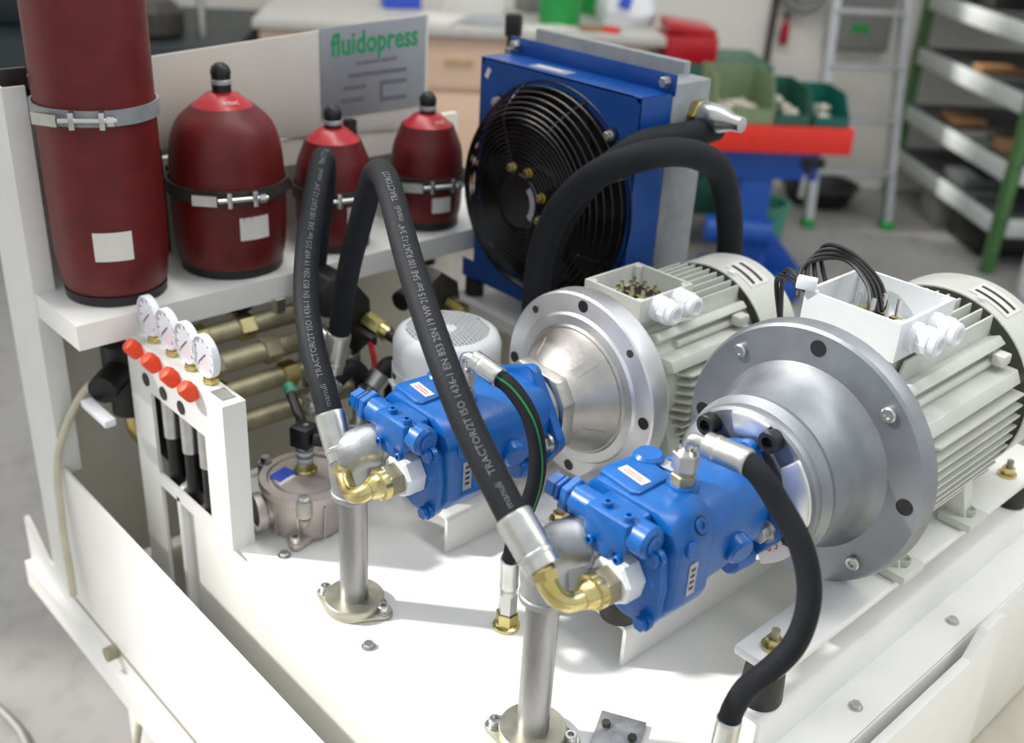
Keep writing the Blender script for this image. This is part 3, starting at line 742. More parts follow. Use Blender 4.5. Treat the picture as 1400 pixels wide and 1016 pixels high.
    for x, dz in ((-.012, -.020), (.022, -.024)):
        m = MB(); socket_bolt(m, c(x, cyy - .0175, cz + dz + .004), (0, -1, 0), .0048, .006); m.build('socket_bolt', BLUE, rb)
    # labels
    lb = MB().box(c(-.022, -.158, .0632), (.034, .0115, .0008), Matrix.Rotation(-.12, 3, 'Z')).build('warning_label', PAPER, t, label='white label with red print')
    for k, w_ in ((-.0024, .026), (.0012, .022)):
        MB().box(c(-.022 - k * .12, -.158 + k, .0637), (w_, .0013, .0004), Matrix.Rotation(-.12, 3, 'Z')).build('print_line', REDT, lb)
    sl_ = MB().box(c(.0592, -.158, -.010), (.0008, .012, .036)).build('rating_label', SILVERL, t, label='small silver rating label')
    for k in range(4):
        MB().box(c(.0598, -.158, -.020 + k * .007), (.0004, .006, .0030)).build('print_line', DARK, sl_)
    MB().box(c(-.012, -.112, .0590), (.030, .014, .0008), Matrix.Rotation(.1, 3, 'Z')).build('name_plate', SILVERL, t)
    # outlet: white painted octagonal adaptor
    MB().hexa(c(.012, -.194, -.011), c(.011, -.219, -.0115), .0258, n=8, ch=.003, rotv=.2).build('white_adaptor', PLAST, t, label='white painted adaptor')
    # suction port ring
    MB().lathe([(.019, 0), (.0285, 0), (.0285, .013), (.026, .015), (.019, .015)], c(-.030, -.195, .006), (-.25, -1, 0), 36).build('suction_seal', BLACK, t)
    # upper drain fitting
    q = c(.012, -.127, .060)
    MB().hexa(q, q + V(0, 0, .011), .0125, rotv=.4).lathe([(.0095, .011), (.0095, .0155), (.008, .0155)], q, (0, 0, 1), 20).build('drain_adaptor', OLIVEZ, t)
    MB().hexa(q + V(0, 0, .0155), q + V(0, 0, .034), .0135, rotv=.2).lathe([(.0115, .034), (.0085, .038), (.006, .038)], q, (0, 0, 1), 20).build('drain_nut', ZINC, t)
    return t
P2 = (-.506, .845, -.597); P1 = (-.801, .825, -.624)
pump('nearer blue pump with the complete upper fitting, in front of the large grey flange', *P2, True)
pump('farther blue pump, crossed by the long black hose, before the bright ring flange', *P1, False)

# ------------------------------------------------------------------ suction pipes
def suction(label, pc, dz, ang):
    px, py, pz = pc
    c = lambda x, y, z: V(px + x, py + y, pz + z)
    X, Y = -.061, -.227
    base = c(X, Y, 0); zt = TZ
    t = thing('suction_pipe', label, 'pipe', (base.x, base.y, TZ))
    zc = pz - .071 + dz
    MB().cyl((base.x, base.y, zt + .004), (base.x, base.y, zc + .008), .0172, n=36).build('pipe', PIPE, t)
    P = [c(-.033, -.209, .006), c(-.037, -.222, .006), c(-.045, -.232, .000), c(-.053, -.235, -.014), c(-.059, -.232, -.036), c(X, Y, zc - pz + .012), c(X, Y, zc - pz)]
    P = smooth_path(P, 5)
    m = MB().tube(P, [.0252 - .0018 * abs(math.sin(PI * i / len(P))) for i in range(len(P))], 28)
    el = m.build('elbow', GALV, t)
    d0 = (P[0] - P[1]).normalized()
    MB().lathe([(.0245, -.006), (.0272, -.005), (.0272, .003), (.0245, .004)], P[0], d0, 32).build('elbow_bead', GALV, el)
    MB().lathe([(.0225, -.002), (.0252, 0), (.0252, .006), (.0228, .009)], (base.x, base.y, zc), (0, 0, 1), 32).build('elbow_bead', GALV, el)
    MB().lathe([(.0176, -.006), (.0190, -.005), (.0205, 0), (.0176, .001)], (base.x, base.y, zc), (0, 0, 1), 28).build('sealing_tape', TEFLON, t)
    # flange on the tank: oval plate, loose ring, two bolts
    cs = [(.041, 0, .011), (-.041, 0, .011), (0, 0, .036)]
    pts = []
    for k in range(72):
        A = 2 * PI * k / 72; dd_ = (math.cos(A), math.sin(A)); q = max((x * dd_[0] + z * dd_[1] + r, x + r * dd_[0], z + r * dd_[1]) for x, z, r in cs)[1:]
        if not pts or abs(q[0] - pts[-1][0]) + abs(q[1] - pts[-1][1]) > 5e-4: pts.append(q)
    u = V(math.cos(ang), math.sin(ang), 0); v = V(-u.y, u.x, 0)
    MB().prism(pts, (base.x, base.y, TZ), u, v, (0, 0, .006), .001).build('flange_plate', FLANGEZ, t)
    MB().lathe([(.0178, 0), (.0365, 0), (.0365, .008), (.035, .0095), (.0178, .0095)], (base.x, base.y, TZ + .006), (0, 0, 1), 44).build('flange_ring', FLANGEZ, t)
    for sg_ in (1, -1):
        q = base * 1; q.z = TZ + .006; q += u * .041 * sg_
        MB().cyl(q, q + V(0, 0, .0015), .0095, n=18).lathe([(.0068, .0015), (.0068, .0085), (.006, .0092), (.0036, .0092), (.0033, .005), (0, .005)], q, (0, 0, 1), 18).build('bolt', ZINC, t)
    return t
suction('short galvanised pipe standing on the tank left, with its whole round flange in view', P1, .002, .41)
suction('taller looking steel pipe in the foreground, its flange cut by the bottom edge', P2, 0, .6)

# ------------------------------------------------------------------ hoses
def hose(name, label, P, r, group=None, n=18):
    P = relax(smooth_path(P, 8), 3)
    mid = min(P, key=lambda p: p.z)
    t = thing(name, label, 'hose', mid, group)
    tb = MB().tube(P, r, n).build('hose_tube', RUBBER, t, 60)
    return t, P, tb
def ferrule(t, a, b, r, m=ZINC, ribs=3, name='ferrule'):
    a = Vector(a); b = Vector(b); L = (b - a).length
    pr = [(r * .86, -L * .02), (r * .98, 0)]
    k = 10
    for i in range(k + 1):
        pr.append((r * (1 + (.012 if i % 2 else 0)), L * (.03 + .62 * i / k)))
    pr += [(r * .985, L * .70), (r * 1.03, L * .72), (r * 1.03, L * .78), (r * .97, L * .80), (r * .97, L * .98), (r * .7, L)]
    return MB().lathe(pr, a, b - a, 28).build(name, m, t)
MARK = 'manuli   TRACTOR/2T ISO 1436-1 EN 853 2SN 19 WP 215 bar SAE 100 R2AT-12 3/4"  manuli   TRACTOR/2T'
def brass_elbow(t, P, r, nut_a, nut_b, rn):
    P = smooth_path(P, 6)
    e = MB().tube(P, [r * (1.0 if 2 < i < len(P) - 4 else 1.12) for i in range(len(P))], 20).build('elbow', BRASS, t)
    a = Vector(nut_a); b = Vector(nut_b); d = (b - a).normalized()
    MB().hexa(a + d * .004, b, rn, ch=.0015, rotv=.35).build('union_nut', OLIVEZ, t)
    MB().lathe([(r * 1.08, -.017), (r * 1.35, -.011), (rn * .70, -.0085), (rn * .74, -.005), (rn * .90, -.0035), (rn * .92, .0045), (rn * .6, .0046)], a, d, 28).build('nut_collar', BRASS, t)
    q = P[-1]; dq = (P[-1] - P[-2]).normalized()
    MB().hexa(q - dq * .012, q - dq * .003, r * 1.32, ch=.0008).build('elbow_hex', BRASS, t)
# hose from the nearer pump
A_ = [(-0.557, 0.563, -0.551), (-0.590, 0.566, -0.526), (-0.640, 0.574, -0.492), (-0.690, 0.588, -0.459), (-0.752, 0.613, -0.430), (-0.834, 0.652, -0.399), (-0.912, 0.692, -0.368), (-0.962, 0.717, -0.357), (-1.0, 0.734, -0.366), (-1.028, 0.744, -0.396), (-1.053, 0.748, -0.448), (-1.080, 0.752, -0.505), (-1.108, 0.758, -0.575), (-1.125, 0.761, -0.637)]
t, PB, tb = hose('hydraulic_hose', 'long black hose from the nearer pump arching up and over to the rear valves', A_, .0152, 'thick printed black hoses')
tube_text(MARK, .0098, PB, .0152, .012, -.12).build('lettering', HTEXT, tb)
ferrule(t, PB[0] + (PB[0] - PB[1]).normalized() * -.008, (-.519, .563, -.579), .0178)
nb = V(-.484, .610, -.609)
brass_elbow(t, [V(-.4958, .602, -.611), V(-.4958, .590, -.611), V(-.4985, .576, -.6095), V(-.504, .566, -.602), V(-.512, .562, -.591), V(-.521, .563, -.578)], .0098, (-.4955, .606, -.611), (-.495, .626, -.6105), .0195)
ferrule(t, PB[-1] + (PB[-1] - PB[-2]).normalized() * -.008, (-1.130, .750, -.688), .0172)
MB().tube(smooth_path([(-1.130, .750, -.685), (-1.132, .745, -.705), (-1.134, .742, -.725), (-1.128, .735, -.75), (-1.115, .725, -.775)], 4), .0105, 14).build('steel_elbow', ZINC, t)
# hose from the farther pump
A_ = [(-0.884, 0.586, -0.6), (-0.911, 0.594, -0.573), (-0.958, 0.611, -0.541), (-1.012, 0.639, -0.511), (-1.071, 0.68, -0.479), (-1.129, 0.727, -0.446), (-1.185, 0.775, -0.419), (-1.222, 0.806, -0.412), (-1.246, 0.826, -0.430), (-1.258, 0.832, -0.471), (-1.268, 0.830, -0.528), (-1.276, 0.826, -0.591), (-1.28, 0.817, -0.672), (-1.277, 0.81, -0.731)]
t, PA, tb = hose('hydraulic_hose', 'long black hose from the farther pump doubling back before the small accumulator', A_, .0152, 'thick printed black hoses')
tube_text(MARK, .0098, PA, .0152, .012, -.12).build('lettering', HTEXT, tb)
ferrule(t, PA[0] + (PA[0] - PA[1]).normalized() * -.008, (-.853, .580, -.637), .0178)
brass_elbow(t, [V(-.7908, .581, -.638), V(-.7915, .570, -.640), V(-.800, .562, -.647), V(-.816, .563, -.652), V(-.836, .570, -.650), V(-.851, .578, -.639)], .0098, (-.7905, .585, -.638), (-.790, .606, -.6375), .0195)
ferrule(t, PA[-1] + (PA[-1] - PA[-2]).normalized() * -.008, (-1.272, .80, -.785), .0172)
# thin drain hoses
A_ = [(-0.442, 0.725, -0.487), (-0.422, 0.730, -0.497), (-0.398, 0.736, -0.523), (-0.374, 0.738, -0.549), (-0.357, 0.735, -0.578), (-0.349, 0.728, -0.607), (-0.350, 0.718, -0.639), (-0.362, 0.706, -0.669), (-0.377, 0.700, -0.697), (-0.384, 0.696, -0.724), (-0.385, 0.693, -0.744)]
t, PC, tb = hose('drain_hose', 'plain black hose from the nearer pump swinging down to the bottom edge at right', A_, .0112, None)
ferrule(t, PC[0] + V(.008, .002, -.002), (-.478, .722, -.489), .0128)
MB().tube(smooth_path([(-.494, .718, -.503), (-.494, .718, -.496), (-.4925, .7185, -.4905), (-.488, .7195, -.488), (-.480, .7215, -.489), (-.472, .7225, -.489)], 6), .0062, 14).build('steel_elbow', ZINC, t)
ferrule(t, PC[-1] + V(0, .001, .006), (-.384, .690, -.795), .0124)
MB().cyl((-.384, .690, -.795), (-.384, .690, -.815), .009, n=18).hexa((-.384, .690, -.812), (-.384, .690, -.835), .014).build('union_nut', BRASS, t)
A_ = [(-0.748, 0.704, -0.522), (-0.726, 0.712, -0.532), (-0.700, 0.717, -0.558), (-0.684, 0.716, -0.594), (-0.679, 0.711, -0.628), (-0.685, 0.705, -0.667), (-0.694, 0.701, -0.704), (-0.699, 0.700, -0.742)]
t, PD, tb = hose('drain_hose', 'black hose with a green stripe looping down beside the farther pump', A_, .0098, None)
m = MB(); vs = []
for i, p in enumerate(PD):
    T = (PD[min(i + 1, len(PD) - 1)] - PD[max(i - 1, 0)]).normalized(); n_ = V(.55, -.80, -.25); n_ = (n_ - T * n_.dot(T)).normalized(); b_ = n_.cross(T)
    for ph in (.62, .86): vs.append(p + (n_ * math.cos(ph) + b_ * math.sin(ph)) * .0101)
m.add(vs, [(2 * i, 2 * i + 1, 2 * i + 3, 2 * i + 2) for i in range(len(PD) - 1)]).build('green_stripe', GREENST, tb)
ferrule(t, PD[0] + V(.008, .002, -.002), (-.776, .700, -.514), .0118)
MB().tube(smooth_path([(-.789, .698, -.530), (-.789, .698, -.522), (-.7875, .698, -.516), (-.783, .699, -.5135), (-.776, .700, -.514), (-.768, .7015, -.516)], 6), .0058, 14).build('steel_elbow', ZINC, t)
ferrule(t, PD[-1] + V(0, 0, .005), (-.710, .712, -.798), .0112)
MB().hexa((-.711, .713, -.798), (-.714, .716, -.83), .0115).build('hose_hex', ZINC, t)
MB().hexa((-.715, .717, -.832), (-.715, .717, TZ), .0138).lathe([(.0165, 0), (.0165, .004), (.013, .006)], (-.715, .717, TZ), (0, 0, 1), 20).build('union_nut', BRASS, t)
# cooler hoses
A_ = [(-.945, .975, -.72), (-.958, .98, -.64), (-0.967, 0.985, -0.57), (-0.972, 0.995, -0.519), (-0.963, 1.005, -0.465), (-0.939, 1.015, -0.423), (-0.905, 1.03, -0.387), (-0.877, 1.06, -0.368), (-0.866, 1.09, -0.363), (-0.865, 1.132, -0.367), (-0.862, 1.176, -0.378), (-.862, 1.225, -.403), (-.864, 1.26, -.454), (-.865, 1.285, -.521), (-.862, 1.292, -.62), (-.86, 1.295, -.74)]
hose('cooler_hose', 'thick plain black hose arching before the blue cooler and down behind the middle motor', A_, .0195)
A_ = [(-.92, 1.284, -.366), (-.92, 1.237, -.368), (-.92, 1.178, -.367), (-0.916, 1.118, -0.366), (-0.934, 1.085, -0.391), (-0.955, 1.06, -0.421), (-0.980, 1.05, -0.465), (-0.998, 1.042, -0.518), (-1.0, 1.035, -0.577), (-.995, 1.03, -.65), (-.985, 1.025, -.73)]
hose('cooler_hose', 'thick black hose ending under the silver port of the cooler, behind the arching hose', A_, .0192)

# ------------------------------------------------------------------ return filter on the tank
fx, fy = -1.046, .652
t = thing('return_filter', 'round cast aluminium filter housing with a blue label on its lid', 'filter', (fx, fy, TZ))
zl = -.779
MB().lathe([(.048, TZ + .002), (.051, TZ + .008), (.0575, zl - .022), (.058, zl - .016)], (fx, fy, 0), (0, 0, 1), 56).build('bowl', CASTF, t)
bl = MB().lathe([(.057, zl - .016), (.062, zl - .014), (.0635, zl - .010), (.0635, zl - .002), (.062, zl), (.053, zl), (.051, zl - .004), (.046, zl - .004), (.044, zl - .001), (.0, zl - .001)], (fx, fy, 0), (0, 0, 1), 64).build('lid', CASTF, t)
for A in (-36, 84, 204):
    A = math.radians(A); q = V(fx + .066 * math.cos(A), fy + .066 * math.sin(A), zl)
    MB().cyl(q + V(0, 0, -.022), q, .0105, n=18, bev=.001).cyl(q + V(0, 0, -.022), q + V(-.008 * math.cos(A), -.008 * math.sin(A), -.045), .0095, .004, n=14).build('lid_ear', CASTF, bl)
    MB().cyl(q, q + V(0, 0, .002), .0085, n=18).hexa(q + V(0, 0, .002), q + V(0, 0, .009), .0070).build('lid_bolt', ZINC, bl)
for A in range(-90, 270, 36):
    A = math.radians(A + 8)
    MB().prism([(.048, TZ + .006), (.0555, TZ + .006), (.0595, zl - .018), (.050, zl - .018)], (fx - math.sin(A) * -.0015, fy + math.cos(A) * -.0015, 0), (math.cos(A), math.sin(A), 0), (0, 0, 1), (-math.sin(A) * .003, math.cos(A) * .003, 0)).build('rib', CASTF, t)
# side port, a square-flanged opening towards the aisle
d = V(-.22, -.97, 0).normalized(); q = V(fx, fy, -.818) + d * .048
u = V(-d.y, d.x, 0)
m = MB().lathe([(.020, 0), (.021, .012), (.025, .015), (.0255, .026), (.0195, .026), (.0185, .022), (.0185, .004), (.0, .004)], q, d, 32)
m.build('inlet_port', CASTF, t)
for A in (-48, 72, 192):
    A = math.radians(A); e_ = V(math.cos(A), math.sin(A), 0); n_ = V(-e_.y, e_.x, 0); o = V(fx, fy, TZ)
    m = MB().prism([(.030, -.026), (.062, -.011), (.070, -.006), (.073, 0), (.070, .006), (.062, .011), (.030, .026)], o, e_, n_, (0, 0, .012), .003)
    f = m.build('foot', CASTF, t)
    MB().lathe([(.0068, 0), (.0068, .008), (.006, .0088), (.0036, .0088), (.0033, .004), (0, .004)], o + e_ * .064 + V(0, 0, .012), (0, 0, 1), 18).build('foot_bolt', ZINC, f)
q = V(fx - .018, fy - .024, zl - .0005)
MB().box(q, (.026, .030, .001), Matrix.Rotation(.25, 3, 'Z')).build('blue_label', BLUEL, t, label='blue label')
MB().box(q + V(.014, -.004, .0002), (.006, .030, .001), Matrix.Rotation(.25, 3, 'Z')).build('label_edge', PAPER, t)
ps = thing('pressure_switch', 'small black plug and silver barrel switch standing on the filter lid', 'switch', (fx - .012, fy + .006, zl))
q = V(fx - .012, fy + .006, zl - .001)
MB().lathe([(.016, 0), (.016, .002), (.0135, .004)], q, (0, 0, 1), 24).hexa(q + V(0, 0, .003), q + V(0, 0, .014), .0125).build('base_hex', BRASS, ps)
MB().cyl(q + V(0, 0, .014), q + V(0, 0, .040), .0115, n=28).build('barrel', SILVERL, ps)
for k in range(4): MB().lathe([(.0117, .018 + k * .005), (.0119, .0182 + k * .005), (.0119, .0202 + k * .005), (.0117, .0204 + k * .005)], q, (0, 0, 1), 24).build('print_band', GREYT if k % 2 else PAPER, ps)
MB().box(q + V(0, 0, .054), (.028, .028, .030), Matrix.Rotation(.35, 3, 'Z'), .002).build('connector', BLACK, ps)
MB().cyl(q + V(.002, .002, .068), q + V(.002, .002, .0705), .004, n=12).build('connector_screw', ZINC, ps)
t = thing('sensor_cable', 'black cable running from the filter switch to the gauge bracket', 'cable', q + V(-.06, .04, .03))
MB().tube(smooth_path([q + V(-.012, .004, .052), q + V(-.035, .018, .054), q + V(-.065, .028, .062), q + V(-.085, .034, .070)]), .0072, 14).build('cable', BLACK, t)
MB().cyl(q + V(-.083, .034, .069), q + V(-.098, .038, .075), .0085, n=18).build('cable_gland', TEAL2, t)
t = thing('sensor_cable', 'short black hose running from the filter switch to the pale fittings behind it', 'cable', q + V(.06, .06, .02))
MB().tube(smooth_path([q + V(.014, .006, .052), q + V(.045, .035, .052), q + V(.075, .075, .056), q + V(.085, .13, .075), q + V(.07, .19, .10)]), .0095, 14).build('cable', BLACK, t)

# ------------------------------------------------------------------ upright motor with grille, standing on the tank
vx, vy, vz = -1.018, .868, -.612
t = thing('upright_motor', 'white upright motor with a round perforated grille on top, behind the farther pump', 'motor', (vx, vy, TZ))
R_ = .0765
MB().lathe([(.066, TZ + .02), (.066, vz - .05)], (vx, vy, 0), (0, 0, 1), 48).build('frame', MOTORW, t)
MB().lathe([(.080, TZ), (.080, TZ + .012), (.066, TZ + .022)], (vx, vy, 0), (0, 0, 1), 48).build('base_flange', MOTORW, t)
for k in range(28):
    A = 2 * PI * k / 28
    MB().box((vx + .070 * math.cos(A), vy + .070 * math.sin(A), (TZ + vz) / 2 - .03), (.012, .0024, vz - TZ - .10), Matrix.Rotation(A, 3, 'Z')).build('fin', MOTORW, t)
cv = MB().lathe([(R_ - .002, vz - .075), (R_, vz - .075), (R_, vz - .055), (R_ - .0015, vz - .054), (R_ - .001, vz - .018), (R_ - .006, vz - .006), (R_ - .013, vz - .001), (.058, vz), (.058, vz - .002), (R_ - .014, vz - .003), (R_ - .003, vz - .018)], (vx, vy, 0), (0, 0, 1), 64, closed=True).build('fan_cover', MOTORW, t)
MB().cyl((vx, vy, vz - .012), (vx, vy, vz - .010), .060, n=40).build('cover_inside', DARK, cv)
# perforated grille: crossing bars within the round opening
for i in range(-7, 8):
    o = i * .0076; L = math.sqrt(max(.0585 ** 2 - o * o, 0))
    for A in (.5, .5 + PI / 2):
        d_ = V(math.cos(A), math.sin(A), 0); n_ = V(-d_.y, d_.x, 0)
        c_ = V(vx, vy, vz - .002) + n_ * o
        MB().box(c_, (2 * L, .0030, .0022), Matrix.Rotation(A, 3, 'Z')).build('grille_bar', MOTORW, cv)
MB().cyl((vx, vy, vz - .003), (vx, vy, vz + .0006), .012, n=20).build('grille_boss', MOTORW, cv)
for A in (-1.9, -.65, .6, 2.4):
    d_ = V(math.cos(A), math.sin(A), 0)
    MB().box(V(vx, vy, vz - .073) + d_ * (R_ + .002), (.008, .022, .005), Matrix.Rotation(A, 3, 'Z'), .001).build('cover_clip', MOTORW, cv)
    MB().box(V(vx, vy, vz - .062) + d_ * (R_ + .0004), (.002, .010, .006), Matrix.Rotation(A, 3, 'Z')).build('vent_slot', DARK, cv)

# ------------------------------------------------------------------ oil cooler with fan
t = thing('oil_cooler', 'square blue oil cooler with a round black fan guard on its face', 'cooler', (-1.1, 1.2, -.685))
x0, x1, y0, yb, z0, z1 = -1.275, -.942, 1.14, 1.205, -.686, -.312
cx, cz, Rf = -1.109, -.492, .162
m = MB().plate_hole(cx, cz, Rf, x0, x1, z0, z1, y0, y0 + .002, 72)
m.span((x0, y0, z1 - .002), (x1, yb, z1)); m.span((x0, y0, z0), (x1, yb, z0 + .002)); m.span((x0, y0, z0), (x0 + .002, yb, z1)); m.span((x1 - .002, y0, z0), (x1, yb, z1))
m.build('housing', BLUE2, t, 20)
MB().span((x0 - .004, yb, z1 - .004), (x1 + .004, yb + .002, z1 + .026), .001).build('mounting_edge', BLUE2, t)
MB().span((x0 - .03, y0 + .004, z0 - .002), (x0 + .05, y0 + .030, z0 + .002)).span((x0 - .03, y0 + .002, z0 - .002), (x0 + .01, y0 + .004, z0 + .03)).build('foot_plate', BLUE2, t)
for x in (x0 + .012, x1 - .012):
    MB().cyl((x, yb, z1 + .014), (x, yb - .004, z1 + .014), .0085, n=18).hexa((x, yb - .004, z1 + .014), (x, yb - .012, z1 + .014), .0075).build('edge_bolt', ZINC, t)
lb = MB().box((-1.145, 1.166, z1 + .0005), (.075, .026, .001), Matrix.Rotation(.05, 3, 'Z')).build('rating_label', SILVERL, t)
MB().box((-1.15, 1.166, z1 + .0012), (.05, .006, .0004), Matrix.Rotation(.05, 3, 'Z')).build('print_line', PAPER, lb)
MB().box((-1.258, y0 - .0004, -.335), (.008, .001, .016), Matrix.Rotation(.5, 3, 'Y')).build('sticker', PAPER, t)
rd = MB().span((x0 - .02, yb + .002, z0 + .01), (x1 - .05, yb + .075, z1 + .004)).build('radiator_core', RADI, t)
for k in range(26):
    z = z0 + .02 + k * .0138
    MB().span((x0 - .018, yb + .075, z), (x1 - .052, yb + .078, z + .004)).build('cooling_fin', SILVERL, rd)
MB().span((x1 - .05, yb + .004, z0 + .0), (x1 - .002, yb + .09, z1 + .012), .004).build('header_tank', RADI, t)
MB().span((x0 - .02, yb + .07, z0), (x1 - .04, yb + .086, z1 + .03), .002).build('rear_edge', RADI, t)
q = V(x1 - .002, yb + .062, -.347)
pt = MB().hexa(q, q + V(.012, 0, 0), .022).build('port_nut', BRASS, t)
MB().lathe([(.0175, .010), (.0195, .014), (.0205, .034), (.019, .048), (.012, .066), (.011, .082), (.0, .083)], q, (1, 0, 0), 28).build('port_fitting', ZINC, t)
# fan
MB().lathe([(Rf, y0), (Rf, y0 + .055), (Rf - .004, y0 + .055), (Rf - .004, y0)], (cx, 0, cz), (0, 1, 0), 64, closed=True).build('fan_shroud', BLACK, t)
MB().cyl((cx, y0 + .052, cz), (cx, y0 + .056, cz), Rf - .002, n=48).build('core_face', DARK, t)
fn = MB().cyl((cx, y0 - .02, cz), (cx, y0 + .03, cz), .046, n=32, bev=.004).build('fan_hub', BLACK, t)
for k in range(5):
    A0 = 2 * PI * k / 5 + .35
    vs = []; nR, nA = 5, 5
    for i in range(nR):
        r = .044 + (.138 - .044) * i / (nR - 1)
        for j in range(nA):
            A = A0 + (j / (nA - 1) - .5) * (.75 + .1 * i / nR) + .12 * i
            vs.append(V(cx + r * math.cos(A), y0 + .012 + .028 * (j / (nA - 1)) - .004 * i, cz + r * math.sin(A)))
    fs = [(i * nA + j, i * nA + j + 1, (i + 1) * nA + j + 1, (i + 1) * nA + j) for i in range(nR - 1) for j in range(nA - 1)]
    vs2 = [p + V(0, .003, 0) for p in vs]
    MB().add(vs, fs).add(vs2, [f[::-1] for f in fs]).build('fan_blade', BLACK, fn)
# wire guard: dished rings on spokes
gd = MB().lathe([(.0, y0 - .064), (.040, y0 - .064), (.043, y0 - .061), (.043, y0 - .052), (.0, y0 - .05)], (cx, 0, cz), (0, 1, 0), 36).build('fan_guard', BLACKM, t)
def gy(r):
    k = max(0, (r - .118) / .050)
    return y0 - .060 + .056 * k ** 1.8
nr = 19
for i in range(nr):
    r = .048 + (.170 - .048) * i / (nr - 1)
    MB().torus((cx, gy(r), cz), (0, 1, 0), r, .0017, 64, 6).build('guard_ring', BLACKM, gd)
for k in range(8):
    A = 2 * PI * k / 8 + PI / 8 * (1 if True else 0); d_ = V(math.cos(A), 0, math.sin(A))
    P = [V(cx, 0, cz) + d_ * r + V(0, gy(r) + .002, 0) for r in [.040 + .131 * i / 12 for i in range(13)]]
    MB().tube(P, .0018, 6).build('guard_spoke', BLACKM, gd)
for A in (45, 135, 225, 315):
    A = math.radians(A); d_ = V(math.cos(A), 0, math.sin(A)); n_ = V(-d_.z, 0, d_.x)
    c_ = V(cx, y0 - .004, cz)
    m = MB().prism([(-.010, .150), (.010, .150), (.010, .172), (.006, .179), (-.006, .179), (-.010, .172)], c_, n_, d_, (0, .004, 0), .001).build('guard_tab', BLACKM, gd)
    q = c_ + d_ * .168
    MB().cyl(q, q + V(0, -.003, 0), .0085, n=16).hexa(q + V(0, -.003, 0), q + V(0, -.010, 0), .0068).build('guard_bolt', ZINC, gd)
for A in (20, 70, 110, 200, 290, 340):
    A = math.radians(A); q = V(cx + .051 * math.cos(A), y0 - .060, cz + .051 * math.sin(A))
    if A in (math.radians(20), math.radians(70), math.radians(110), math.radians(340)): MB().cyl(q, q + V(0, -.002, 0), .008, n=14).hexa(q + V(0, -.002, 0), q + V(0, -.009, 0), .0065).build('hub_bolt', BRASS, gd)
m = MB(); vs = []
for i in range(13):
    A = math.radians(-38 + 86 * i / 12); vs += [V(cx + .028 * math.cos(A), y0 - .0655, cz + .028 * math.sin(A)), V(cx + .0385 * math.cos(A), y0 - .0655, cz + .0385 * math.sin(A))]
m.add(vs, [(2 * i, 2 * i + 1, 2 * i + 3, 2 * i + 2) for i in range(12)]).build('hub_label', SILVERL, gd)
for x, y in ((x0 - .012, y0 + .016), (x0 - .005, yb + .07), (x1 - .02, y0 + .016)):
    MB().cyl((x, y, z0 - .002), (x, y, z0 - .036), .0165, n=24, bev=.001).build('rubber_foot', BLACK, t)
pp = thing('black_post', 'black post with a square head sticking up behind the top left of the blue cooler', 'post', (-1.502, 1.42, -1.6))
MB().cyl((-1.502, 1.42, -1.6), (-1.502, 1.42, -.335), .0115, n=18).build('post', BLACK, pp)
MB().box((-1.502, 1.42, -.318), (.030, .026, .042), Matrix.Rotation(.6, 3, 'Z'), .005).build('head', BLACK, pp)
# bracket that carries the cooler
t = thing('cooler_bracket', 'white angled bracket with gussets carrying the blue cooler behind the upright motor', 'bracket', (-1.15, 1.2, TZ))
MB().span((-1.312, 1.122, -.7275), (-1.0, 1.30, -.7225), .001).build('top_plate', WHITE, t)
MB().span((-1.312, 1.295, -.86), (-1.0, 1.30, -.7275)).build('rear_plate', WHITE, t)
MB().span((-1.312, 1.122, -.745), (-1.0, 1.126, -.7275)).build('front_lip', WHITE, t)
for x in (-1.30, -1.02):
    MB().prism([(1.126, -.7275), (1.295, -.7275), (1.295, -.86), (1.24, -.86)], (x, 0, 0), (0, 1, 0), (0, 0, 1), (.005, 0, 0)).build('gusset', WHITE, t)
t = thing('corner_rail', 'grey edged white rail running from the cooler bracket towards the middle motor', 'rail', (-1.2, 1.19, TZ))
MB().span((-1.29, 1.175, TZ), (-.93, 1.18, -.742)).span((-1.29, 1.165, -.745), (-.93, 1.185, -.740), .001).build('rail', BEIGE, t)

# ------------------------------------------------------------------ valve blocks and fittings under the shelf
t = thing('valve_block', 'black valve block with brass cartridge and red lever below the shelf, behind the hoses', 'valve', (-1.23, .83, -.72))
MB().prism([(.782, -.60), (.80, -.585), (.832, -.585), (.870, -.632), (.873, -.700), (.838, -.722), (.835, -.66), (.785, -.64)], (-1.26, 0, 0), (0, 1, 0), (0, 0, 1), (.06, 0, 0), .003).build('block', BLACK, t)
MB().hexa((-1.20, .862, -.662), (-1.155, .868, -.672), .0135).lathe([(.0125, 0), (.0125, .012), (.011, .016)], (-1.165, .866, -.669), (1, .1, -.2), 18).build('cartridge', BRASS, t, label='brass cartridge')
MB().cyl((-1.15, .868, -.672), (-1.128, .872, -.677), .009, .007, n=14).cyl((-1.128, .872, -.677), (-1.118, .874, -.679), .004, n=10).build('adjuster', BLACK, t)
MB().cyl((-1.20, .772, -.655), (-1.16, .775, -.664), .011, n=18).lathe([(.0075, 0), (.0075, .03)], (-1.162, .775, -.664), (.9, .25, -.25), 14).build('side_fitting', ZINC, t)
lv = MB().tube([V(-1.155, .836, -.675), V(-1.146, .836, -.697), V(-1.139, .834, -.716)], .0042, 10).build('lever', REDCAP, t, label='red lever with ball')
MB().ball((-1.139, .834, -.718), .0090).build('lever_ball', REDCAP, lv)
MB().span((-1.21, .834, -.682), (-1.150, .846, -.668), .002).build('lever_fork', BLACK, t)
t = thing('elbow_fitting', 'steel elbow hose end below the black valve block with red lever', 'fitting', (-1.18, .86, -.77))
MB().tube(smooth_path([(-1.21, .838, -.715), (-1.205, .836, -.730), (-1.195, .842, -.745), (-1.178, .860, -.756), (-1.165, .885, -.764)], 5), .0095, 14).build('elbow', ZINC, t)
